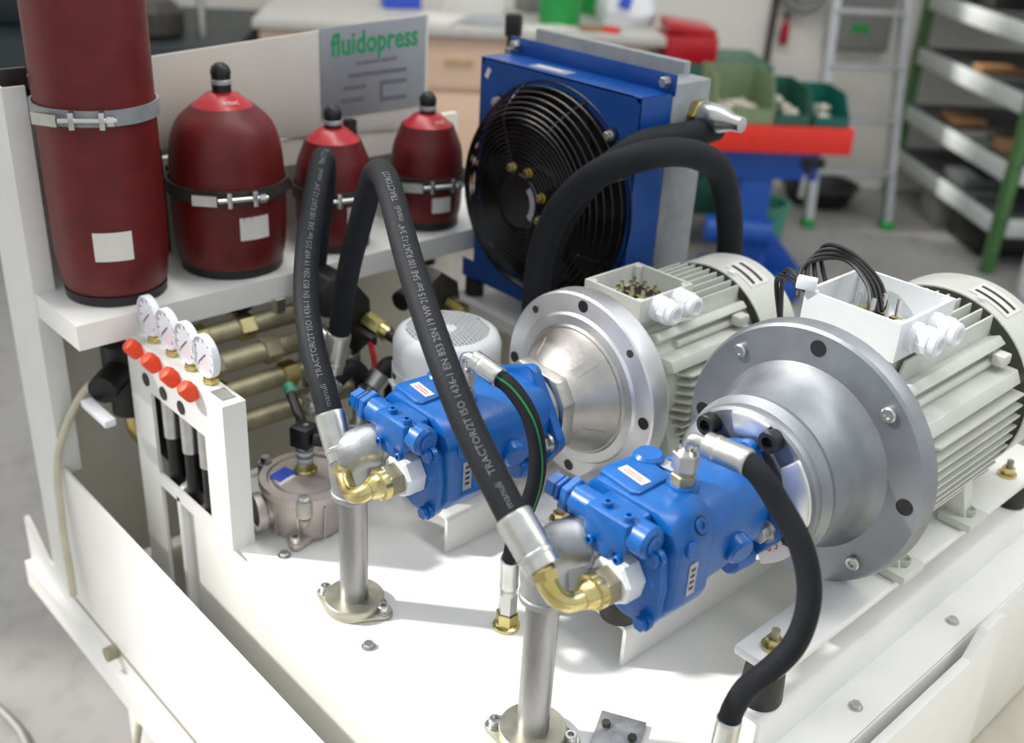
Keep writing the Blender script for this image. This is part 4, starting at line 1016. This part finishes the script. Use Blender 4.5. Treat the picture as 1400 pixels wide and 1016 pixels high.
MB().hexa((-1.205, .838, -.73), (-1.205, .838, -.712), .0145).build('nut', ZINC, t)
def return_hose(label, nut, cend, P):
    nut, cend = Vector(nut), Vector(cend); d = (cend - nut).normalized()
    t = thing('return_hose', label, 'hose', min(P, key=lambda p: p[2]))
    P = relax(smooth_path([cend - d * .004] + [Vector(p) for p in P], 6), 2)
    hb = MB().tube(P, .0142, 16).build('hose_tube', RUBBER, t)
    MB().tube([p + V(.0085, -.0100, .0055) for p in P[3:26]], .0024, 6).build('green_stripe', GREENST, hb)
    L = (cend - nut).length
    MB().lathe([(.0150, L * .25), (.0164, L * .28), (.0164, L * .97), (.0150, L)], nut, d, 24).build('collar', ZINC, t)
    MB().hexa(nut - d * .004, nut + d * L * .22, .0168).lathe([(.009, -.016), (.012, -.006), (.012, -.004)], nut, d, 18).build('union_nut', ZINC, t)
return_hose('dark hose with green stripe and steel collar behind the black valve switch, bending right', (-1.14, .729, -.737), (-1.14, .764, -.711), [(-1.145, .785, -.703), (-1.15, .808, -.712), (-1.155, .826, -.748), (-1.15, .822, -.800), (-1.15, .815, -.842)])
return_hose('dark hose with green stripe and steel collar just left of the upright motor', (-1.13, .813, -.742), (-1.13, .838, -.719), [(-1.137, .857, -.714), (-1.15, .876, -.732), (-1.165, .886, -.775), (-1.17, .885, -.842)])
FITX, FITY = -1.107, .780
t = thing('tank_fitting', 'small brass and steel fitting on the tank between the filter switch and the galvanised elbow', 'fitting', (FITX, FITY, TZ))
MB().hexa((FITX, FITY, TZ), (FITX, FITY, TZ + .05), .014).build('body', OLIVEZ, t)
MB().hexa((FITX, FITY, TZ + .05), (FITX, FITY, TZ + .085), .0165).lathe([(.013, .085), (.009, .092), (.008, .125)], (FITX, FITY, TZ), (0, 0, 1), 18).build('nut', ZINC, t)
t = thing('valve_block', 'dark grey block with brass plug and black knob below the far end of the shelf', 'valve', (-1.2, .99, -.70))
MB().prism([(.975, -.632), (1.0, -.615), (1.035, -.640), (1.042, -.690), (.985, -.695)], (-1.24, 0, 0), (0, 1, 0), (0, 0, 1), (.05, 0, 0), .003).build('block', DARK, t)
MB().hexa((-1.19, 1.015, -.668), (-1.155, 1.02, -.676), .0115).build('plug', BRASS, t)
MB().cyl((-1.215, .975, -.645), (-1.20, .925, -.650), .0165, n=20, bev=.002).build('knob', BLACK, t)
MB().span((-1.22, .995, -.84), (-1.205, 1.01, -.69)).build('stem', DARK, t)

# ------------------------------------------------------------------ gauge bracket with four gauges and orange valve knobs
GY = .538
t = thing('gauge_bracket', 'white box bracket with a row of orange knobs and gauges, left of the filter', 'bracket', (-1.15, .57, TZ))
D_ = .032
m = MB().span((-1.312, GY, -.705), (-1.048, GY + .005, -.640)); m.span((-1.312, GY + .005, -.645), (-1.048, GY + D_, -.640))
m.span((-1.312, GY, -1.14), (-1.250, GY + .005, -.705)); m.span((-1.10, GY, TZ), (-1.048, GY + .005, -.705)); m.span((-1.053, GY + .005, TZ), (-1.048, GY + D_, -.645)); m.span((-1.312, GY + .005, -1.14), (-1.308, GY + D_, -.645))
m.span((-1.25, GY, TZ), (-1.10, GY + .005, -.835))
m.build('box', WHITE, t)
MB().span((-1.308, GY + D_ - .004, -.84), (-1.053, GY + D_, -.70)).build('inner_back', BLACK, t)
MB().span((-1.092, GY + .008, -.6395), (-1.062, GY + .027, -.639)).build('top_label', GREYB, t)
for x in (-1.259, -1.209, -1.160): MB().cyl((x, GY - .0015, -.689), (x, GY + .001, -.689), .0095, n=18).build('port_hole', BLACK, t)
for k, x in enumerate((-1.268, -1.216, -1.164, -1.116)):
    lb = ('leftmost', 'second from the left', 'third from the left', 'rightmost')[k]
    v = thing('orange_knob', 'orange valve knob on the white gauge bracket, %s of four' % lb, 'knob', (x, GY, -.658), 'orange knobs on the gauge bracket')
    MB().lathe([(.006, 0), (.0105, .003), (.0112, .007), (.0112, .020), (.009, .025), (.0, .026)], (x, GY, -.655), (-.10, -.60, .78), 20).build('cap', ORANGE, v)
    MB().cyl((x, GY + .01, -.658), (x - .001, GY - .006, -.648), .006, n=12).build('stem', BRASS, v)
    gx = x + .002
    g = thing('pressure_gauge', 'round white gauge behind the orange knobs, %s of four' % lb, 'gauge', (gx, GY + .018, -.640), 'gauges on the white bracket')
    c_ = V(gx, GY + .018, -.601)
    MB().lathe([(.010, .006), (.026, .0055), (.0285, .004), (.0285, -.004), (.0275, -.0055), (.0262, -.0055), (.0262, -.002), (.0, -.002)], c_, (0, 1, 0), 36).build('case', PLAST, g)
    fc = MB().cyl(c_ + V(0, -.0022, 0), c_ + V(0, -.0032, 0), .0258, n=32).build('dial', GLASS, g)
    for i in range(9):
        A = math.radians(225 - i * 33.75); d_ = V(math.cos(A), 0, math.sin(A))
        MB().tube([c_ + V(0, -.0034, 0) + d_ * .019, c_ + V(0, -.0034, 0) + d_ * .0235], .0005, 5).build('tick', BLACK, fc)
    MB().tube([c_ + V(.004, -.0038, .004), c_ + V(-.014, -.0038, -.012)], .0006, 5).build('needle', BLACK, fc)
    MB().hexa(c_ + V(0, .004, -.0385), c_ + V(0, .004, -.031), .011).cyl(c_ + V(0, .004, -.031), c_ + V(0, .004, -.022), .0065, n=14).build('stem', BRASS, g)
    if k in (1, 2, 3):
        f = thing('hose_end', 'silver hose end in the dark opening of the gauge bracket, %s of three' % ('left', 'middle', 'right')[k - 1], 'fitting', (x - .02, GY + .03, -.83), 'hose ends inside the gauge bracket')
        MB().cyl((x - .015, GY + .018, -.77), (x - .015, GY + .018, -.71), .0125, n=20).hexa((x - .015, GY + .018, -.712), (x - .015, GY + .018, -.695), .014).build('ferrule', ZINC, f)
        MB().cyl((x - .015, GY + .018, -.86), (x - .015, GY + .018, -.77), .0105, n=16).build('hose_tube', BLACK, f)

# zinc pipe runs between the shelf and the tank
for k, (z, x, y1_) in enumerate(((-.672, -1.30, .86), (-.702, -1.265, .90), (-.742, -1.25, .86), (-.790, -1.235, .90))):
    lb = ('topmost', 'second from the top', 'third from the top', 'lowest')[k]
    p_ = thing('zinc_pipe', 'olive zinc pipe running along under the shelf, %s of four' % lb, 'pipe', (x, .75, z - .02), 'olive zinc pipes under the shelf')
    MB().cyl((x, .62, z), (x, y1_, z), .0155, n=22).build('pipe', OLIVEZ, p_)
    for y in (.625, .70 + .02 * k, y1_ - .05):
        MB().hexa((x, y, z), (x, y + .026, z), .0205).build('union_nut', OLIVEZ if k % 2 else BRASS, p_)
    if k < 2: MB().hexa((x, y1_ - .09, z + .012), (x, y1_ - .09, z + .035), .014).build('branch', ZINC, p_)
t = thing('shutoff_valve', 'black shut-off valve with pale handle under the tallest cylinder', 'valve', (-1.385, .565, -.80))
MB().lathe([(.026, -.68), (.034, -.685), (.034, -.735), (.028, -.74), (.028, -.80)], (-1.385, .565, 0), (0, 0, 1), 28).build('body', BLACK, t)
MB().cyl((-1.385, .565, -.722), (-1.335, .505, -.728), .021, n=20).cyl((-1.385, .565, -.772), (-1.34, .60, -.772), .02, n=18).build('branch', BLACK, t)
MB().span((-1.35, .478, -.752), (-1.27, .495, -.740), .003).build('handle', PLAST, t)
MB().tube(smooth_path([(-1.385, .565, -.80), (-1.38, .57, -.84), (-1.36, .60, -.865), (-1.33, .63, -.868)], 5), .014, 14).build('outlet_bend', BRASS, t)
t = thing('cream_cable', 'thin cream cable hanging down over the front of the tray at the left', 'cable', (-1.44, .46, -1.15))
MB().tube(smooth_path([(-1.36, .53, -.72), (-1.40, .50, -.76), (-1.425, .462, -.86), (-1.425, .452, -.98), (-1.42, .45, -1.06), (-1.415, .448, -1.11)]), .006, 8).build('cable', CREAM, t)
t = thing('floor_cable', 'pale cable hanging below the tray and lying on the sunlit floor', 'cable', (-1.2, .42, -1.6))
MB().tube(smooth_path([(-1.23, .455, -1.24), (-1.25, .44, -1.34), (-1.30, .40, -1.50), (-1.36, .36, -1.585), (-1.45, .30, -1.594), (-1.60, .28, -1.594), (-1.75, .10, -1.594)]), .006, 8).build('cable', CREAM, t)
t = thing('floor_cable', 'grey cable lying across the sunlit floor at the lower left', 'cable', (-1.5, .35, -1.6))
MB().tube(smooth_path([(-1.95, .36, -1.593), (-1.7, .40, -1.593), (-1.5, .37, -1.593), (-1.38, .48, -1.593), (-1.2, .62, -1.593)]), .007, 8).build('cable', GREYB, t)
# ------------------------------------------------------------------ background of the workshop (room coordinates a, b, z above the floor)
def rthing(name, label, cat, a, b, z, group=None):
    p = RX @ V(a, b, z); return thing(name, label, cat, p, group)
t = rthing('workbench', 'long pale laminate cabinet bench with a grey top along the back wall', 'bench', -2.6, .5, 0)
RB().span((-3.12, .22, .06), (-1.56, 1.22, .87)).build('carcass', PINK, t)
RB().span((-3.14, .16, .87), (-1.50, 1.23, .905), .004).build('worktop', TOPG, t)
RB().span((-3.11, .26, 0), (-1.57, 1.2, .06)).build('plinth', DARK, t)
for k, (a0, a1) in enumerate(((-3.12, -2.60), (-2.59, -2.0), (-1.99, -1.57))):
    d = RB().span((a0, .20, .66), (a1 - .01, .22, .86), .002).build('drawer', PINK, t)
    RB().cyl((a0 + .2, .185, .77), (a0 + .32, .185, .77), .006, n=10).build('handle', BRASS, d)
    d = RB().span((a0, .20, .08), (a1 - .01, .22, .64), .002).build('door', PINK, t)
    for j in (0, .06): RB().cyl((a1 - .10 + j, .19, .50), (a1 - .10 + j, .19, .58), .006, n=10).build('handle', BRASS, d)
RB_TOP = .905
def bthing(name, label, cat, a, b, mk, m, group=None):
    mb = RB(); mk(mb); return single(name, label, cat, mb, m, group)
t = rthing('green_bucket', 'bright green plastic bucket on the bench behind the cooler', 'bucket', -1.91, .42, RB_TOP)
RB().lathe([(.085, RB_TOP), (.10, RB_TOP + .22), (.105, RB_TOP + .22), (.105, RB_TOP + .235), (.095, RB_TOP + .235), (.08, RB_TOP + .01), (0, RB_TOP + .01)], (-1.91, .42, 0), (0, 0, 1), 32).build('body', GREENP, t)
RB().torus((-1.91, .42, RB_TOP + .19), (.3, .2, 1), .108, .003, 36, 6).build('handle', PLAST, t)
t = rthing('paper_bag', 'crumpled white and blue plastic bag on the right end of the bench', 'bag', -1.62, .50, RB_TOP)
mb = RB(); random.seed(7)
mb.lathe([(.10, RB_TOP), (.13, RB_TOP + .05), (.11, RB_TOP + .13), (.05, RB_TOP + .2), (.07, RB_TOP + .24), (0, RB_TOP + .25)], (-1.62, .50, 0), (0, 0, 1), 14)
mb.v = [p + V(random.uniform(-.02, .02), random.uniform(-.02, .02), random.uniform(-.01, .01) if p.z > RB_TOP + .01 else 0) for p in mb.v]
mb.build('bag', PLAST, t); RB().box((-1.645, .375, RB_TOP + .10), (.05, .004, .05), Matrix.Rotation(.3, 3, 'Y')).build('print_patch', BLUEL, t)
for k, (a, b, wx, wy, m, lab, hh) in enumerate(((-2.42, .36, .20, .26, PAPER, 'white paper sheet stack at the left end of the bench', .012), (-2.20, .34, .22, .20, SILVERL, 'flat grey folder lying on the bench left of the green bucket', .016), (-2.26, .62, .26, .2, PAPER, 'thick pale book pile further back on the bench', .07), (-1.76, .30, .16, .14, CARD, 'small brown card lying right of the green bucket', .008), (-2.58, .66, .16, .12, BLUEL, 'blue box standing at the back of the bench', .09), (-1.96, .74, .2, .14, GREYB, 'grey box standing behind the green bucket', .16), (-1.98, .27, .22, .12, PAPER, 'white leaflet near the bench edge before the green bucket', .006), (-1.70, .76, .18, .12, GREENP, 'light green crate at the back of the bench', .10), (-1.72, .25, .05, .08, REDTR, 'small red packet on the bench edge', .02))):
    tt = rthing('bench_item', lab, 'bench clutter', a, b, RB_TOP, None)
    for j in range(3 if hh < .08 else 2):
        RB().box((a + .004 * j, b - .003 * j, RB_TOP + hh * (j + .5) / (3 if hh < .08 else 2)), (wx - .01 * j, wy - .008 * j, hh / (3 if hh < .08 else 2)), Matrix.Rotation(.15 * k - .4 + .05 * j, 3, 'Z'), .001).build('sheet' if hh < .08 else 'body', m, tt)
# dark machine at the far left
t = rthing('dark_machine', 'dark green machine standing behind the white panel at the upper left', 'machine', -4.3, .5, 0)
RB().span((-4.7, .1, 0), (-3.2, 1.1, .80), .02).build('base', DGREY, t)
RB().span((-4.7, .35, .80), (-3.9, 1.0, 1.35), .03).build('head', DGREY, t)
RB().lathe([(.10, 0), (.12, .02), (.12, .10), (.08, .14)], (-3.55, .3, .80), (0, 0, 1), 24).build('chuck', DARK, t)
RB().span((-3.8, .15, .80), (-3.62, .5, .93), .01).build('vise', REDCAP, t)
RB().cyl((-3.36, .3, .80), (-3.36, .3, 1.0), .018, n=12).ball((-3.36, .3, 1.01), .03).build('lever', ZINC, t)
# red parts case and green case at the bench end
t = rthing('red_case', 'red plastic case lying beyond the cooler at the end of the bench', 'case', -1.42, .2, .80)
RB().span((-1.49, .22, .80), (-1.27, .46, .905), .008).build('lower_half', REDCAP, t)
RB().box((-1.38, .34, .925), (.20, .22, .04), Matrix.Rotation(.12, 3, 'Y'), .008).build('lid', REDCAP, t)
t = rthing('tool_trolley', 'dark green tool trolley under the red case', 'trolley', -1.3, .15, 0)
RB().span((-1.49, .22, .15), (-1.02, .62, .80), .01).build('body', GREENB, t)
for k in range(4): RB().span((-1.47, .205, .20 + k * .15), (-1.05, .22, .33 + k * .15), .003).build('drawer', GREENB, t)
for x in (-1.44, -1.07):
    for y in (.28, .56): RB().cyl((x, y - .015, .06), (x, y + .015, .06), .06, n=18).span((x - .02, y - .02, .06), (x + .02, y + .02, .15)).build('castor', BLACK, t)
# stand with red tray
t = rthing('parts_stand', 'blue column stand with a bright red tray top', 'stand', -1.13, -.25, 0)
RB().span((-1.395, -.36, .592), (-.862, .0, .690), .004).build('tray_apron', REDTR, t, label='bright red tray')
RB().span((-1.34, -.31, .475), (-.955, -.05, .592), .004).build('head_plate', BLUE3, t)
RB().span((-1.245, -.30, .10), (-1.12, -.17, .48), .006).build('column', BLUE3, t)
RB().span((-1.32, -.42, .02), (-.98, -.10, .09), .006).prism([(-.30, .09), (-.17, .09), (-.17, .42)], (-1.12, 0, 0), (0, 1, 0), (0, 0, 1), (.02, 0, 0)).build('base', BLUE3, t)
RB().prism([(-1.12, .09), (-.93, .09), (-1.12, .30)], (0, -.27, 0), (1, 0, 0), (0, 0, 1), (0, .05, 0), .002).build('stiffener', BLUE3, t)
RB().cyl((-1.35, -.26, .26), (-1.10, -.30, .26), .055, n=18).build('cross_tube', BLUE3, t)
RB().span((-1.03, -.315, .525), (-.935, -.305, .565), .004).cyl((-.99, -.33, .50), (-.99, -.31, .53), .01, n=12).build('hinge', BLACK, t)
RB().cyl((-1.005, -.30, .41), (-1.005, -.30, .50), .012, n=12).build('pin', ZINC, t)
t = rthing('teal_bucket', 'pale green bucket standing at the foot of the blue column', 'bucket', -1.22, -.02, 0)
RB().lathe([(.11, .0), (.13, .26), (.135, .26), (.135, .28), (.12, .28), (.10, .02), (0, .02)], (-1.05, .06, 0), (0, 0, 1), 28).build('body', TEAL2, t)
def bin_(nm, label, a0, a1, b0, b1, hgt, m, items):
    t = rthing('parts_bin', label, 'bin', (a0 + a1) / 2, (b0 + b1) / 2, .69, 'open parts bins on the red tray')
    z = .6905; w_ = .004
    mm = RB().span((a0, b0, z), (a1, b1, z + .006))
    mm.prism([(b0, z), (b1, z), (b1, z + hgt), (b0 + .08, z + hgt), (b0, z + hgt * .35)], (a0, 0, 0), (0, 1, 0), (0, 0, 1), (w_, 0, 0))
    mm.prism([(b0, z), (b1, z), (b1, z + hgt), (b0 + .08, z + hgt), (b0, z + hgt * .35)], (a1 - w_, 0, 0), (0, 1, 0), (0, 0, 1), (w_, 0, 0))
    mm.span((a0, b1 - w_, z), (a1, b1, z + hgt)).span((a0, b0, z), (a1, b0 + w_, z + hgt * .35))
    mm.build('bin', m, t)
    random.seed(int(a0 * 100))
    for k in range(items):
        q = V(random.uniform(a0 + .04, a1 - .04), random.uniform(b0 + .03, b1 - .08), z + .025 + .01 * (k % 3))
        tt = rthing('machine_part', 'pale turned part lying in the %s on the red tray' % nm, 'part', q.x, q.y, z + .006, 'pale parts in the ' + nm)
        d = V(random.uniform(-1, 1), random.uniform(-1, 1), random.uniform(-.2, .2)).normalized()
        RB().lathe([(.016, -.028), (.018, -.024), (.018, .0), (.010, .002), (.010, .026)], q, d, 12).build('body', LIGHTP, tt)
bin_('pale green bin', 'pale green open bin at the left of the red tray, full of parts', -1.39, -1.17, -.34, -.04, .165, GREENB2, 9)
bin_('dark green bin', 'dark green open bin in the middle of the red tray, its side raised', -1.165, -1.03, -.34, -.04, .125, GREENB, 5)
bin_('teal bin', 'teal see-through open bin at the right end of the red tray', -1.02, -.885, -.34, -.06, .11, TEAL, 4)
# ladder
t = rthing('ladder', 'aluminium step ladder with green feet leaning on the back wall', 'ladder', -.43, .7, 0)
def lb(a0, z, sd): return V(a0, .57 + z * .26, z)
for sd, a0, a1 in ((-1, -.63, -.56), (1, -.24, -.29)):
    f = lambda z: V(a0 + (a1 - a0) * z / 2.2, .57 + z * .26, z)
    mm = RB(); P0, P1_ = f(0), f(2.2)
    for k in range(1):
        s_ = V(.018, 0, 0); b_ = V(0, .03, 0)
        mm.add([P0 - s_ - b_, P0 + s_ - b_, P0 + s_ + b_, P0 - s_ + b_, P1_ - s_ - b_, P1_ + s_ - b_, P1_ + s_ + b_, P1_ - s_ + b_], [(0, 1, 2, 3), (7, 6, 5, 4), (0, 4, 5, 1), (1, 5, 6, 2), (2, 6, 7, 3), (3, 7, 4, 0)])
    mm.build('stile', LADDER, t)
    RB().box(f(.02), (.05, .075, .045), None, .005).build('foot', GREENP, t)
for k in range(1, 9):
    z = .02 + k * .235
    al = -.63 + .07 * z / 2.2; ar = -.24 - .05 * z / 2.2
    RB().box(((al + ar) / 2, .57 + z * .26, z), (ar - al, .075, .022), None, .003).build('step', LADDER, t)
# wall fittings
t = rthing('wall_cabinet', 'grey electrical box with a green label on the wall behind the ladder', 'box', -.3, 1.2, .72)
RB().span((-.47, 1.17, .725), (-.16, 1.25, 1.12), .006).build('case', GREYB, t)
RB().span((-.46, 1.155, .735), (-.17, 1.17, 1.11), .004).build('door', GREYB, t)
RB().span((-.375, 1.150, .815), (-.285, 1.155, .855)).build('green_label', GREENP, t)
t = rthing('wall_pipe', 'thin dark upright pipe on the back wall left of the ladder', 'pipe', -.753, 1.22, 0)
RB().cyl((-.753, 1.225, .05), (-.753, 1.225, 3.2), .016, n=12).build('pipe', DARK, t)
for z in (.6, 1.5, 2.4): RB().span((-.778, 1.205, z), (-.728, 1.25, z + .03)).build('clip', DARK, t)
t = rthing('wall_reel', 'round grey hose reel on the wall above the red bottle', 'reel', -.63, 1.15, .95)
RB().torus((-.63, 1.18, 1.01), (0, 1, 0), .10, .022, 40, 10).build('coil', GREYB, t)
RB().cyl((-.63, 1.16, 1.01), (-.63, 1.25, 1.01), .06, n=28).build('drum', LADDER, t)
t = rthing('red_bottle', 'small red bottle hanging on the wall under the reel', 'bottle', -.685, 1.2, .74)
RB().lathe([(.018, .735), (.021, .74), (.021, .82), (.008, .85), (.007, .87)], (-.685, 1.22, 0), (0, 0, 1), 20).build('body', REDCAP, t)
RB().span((-.695, 1.20, .866), (-.675, 1.25, .885)).build('hook', DARK, t)
t = rthing('dark_basin', 'low dark basin on the floor behind the ladder feet', 'basin', -.45, .95, 0)
RB().lathe([(.15, 0), (.19, .09), (.2, .09), (.2, .10), (.18, .10), (.14, .015), (0, .015)], (-.45, .98, 0), (0, 0, 1), 28).build('body', BLACK, t)
# rack
t = rthing('storage_rack', 'tall steel shelving rack with green posts and pale shelf edges at the right', 'rack', .5, .6, 0)
for a in (-.02, .93):
    for b in (0, 1.14):
        m = RB().span((a, b, 0), (a + .045, b + .004, 2.3)).span((a, b, 0), (a + .004, b + .045, 2.3)); m.span((a - .01, b - .01, 0), (a + .055, b + .055, .006))
        m.build('post', GREENR, t)
for k, z in enumerate((.185, .415, .70, .96, 1.22)):
    RB().span((-.012, .0, z + .05), (.95, 1.18, z + .06)).build('deck', SHELFD, t)
    RB().span((-.016, .05, z - .015), (-.006, 1.14, z + .065), .003).span((.03, -.006, z - .015), (.95, .004, z + .065), .003).build('shelf_edge', STEELL, t)
    for j in range(6): RB().span((.02, .10 + j * .18, z + .06), (.93, .13 + j * .18, z + .064)).build('slat', DARK, t)
bx = ((.12, .55, .76, .22, .10, .03, CARD, 'flat brown cardboard box on the third shelf of the rack, at the back'), (.10, .25, .480, .14, .10, .05, CARD, 'brown wooden block on the second lowest rack shelf near the corner post'), (.12, .78, .480, .16, .22, .03, CARD, 'flat brown board on the second lowest rack shelf at the back'), (.11, .13, .764, .07, .07, .045, PLAST, 'small white box on the third rack shelf near the corner post'), (.16, .75, 1.024, .2, .3, .1, DARK, 'dark metal box on the fourth rack shelf'), (.18, .3, 1.024, .2, .2, .07, SHELFD, 'grey metal tray on the fourth rack shelf near the post'), (.12, .55, .25, .2, .24, .05, SHELFD, 'grey metal tray on the lowest rack shelf'), (.16, .45, .480, .12, .10, .035, DARK, 'dark steel part on the second lowest rack shelf, in the middle'))
for a, b, z, sx, sy_, sz, m_, lab in bx:
    tt = rthing('rack_box', lab, 'box', a, b, z)
    RB().box((a, b, z + sz / 2 + .001), (sx, sy_, sz), Matrix.Rotation(random.uniform(-.2, .2), 3, 'Z'), .003).build('body', m_, tt)
    RB().box((a, b, z + sz + .002), (sx * .96, sy_ * .45, .003), Matrix.Rotation(random.uniform(-.1, .1), 3, 'Z'), .001).build('lid_flap', m_, tt)
t = rthing('grey_crate', 'pale grey crate on the floor under the rack', 'crate', .1, .75, 0)
RB().span((.02, .62, 0), (.26, .82, .15), .005).build('body', GREYB, t); RB().span((.01, .61, .13), (.27, .83, .16), .004).build('rim', GREYB, t)
t = rthing('white_canister', 'white plastic canister on the floor in front of the rack post, at the right edge', 'canister', .15, -.25, 0)
RB().lathe([(.15, 0), (.16, .02), (.16, .26), (.13, .32), (.05, .35), (.05, .37), (0, .37)], (.17, -.27, 0), (0, 0, 1), 28).build('body', PLAST, t)
RB().cyl((.17, -.27, .37), (.17, -.27, .40), .055, n=20).build('cap', PLAST, t)
t = rthing('dark_case', 'dark case on the floor under the rack behind the canister', 'case', .1, .3, 0)
RB().span((.05, .22, 0), (.35, .55, .12), .01).build('body', BLACK, t); RB().span((.12, .21, .05), (.26, .225, .07), .004).build('handle', DARK, t)
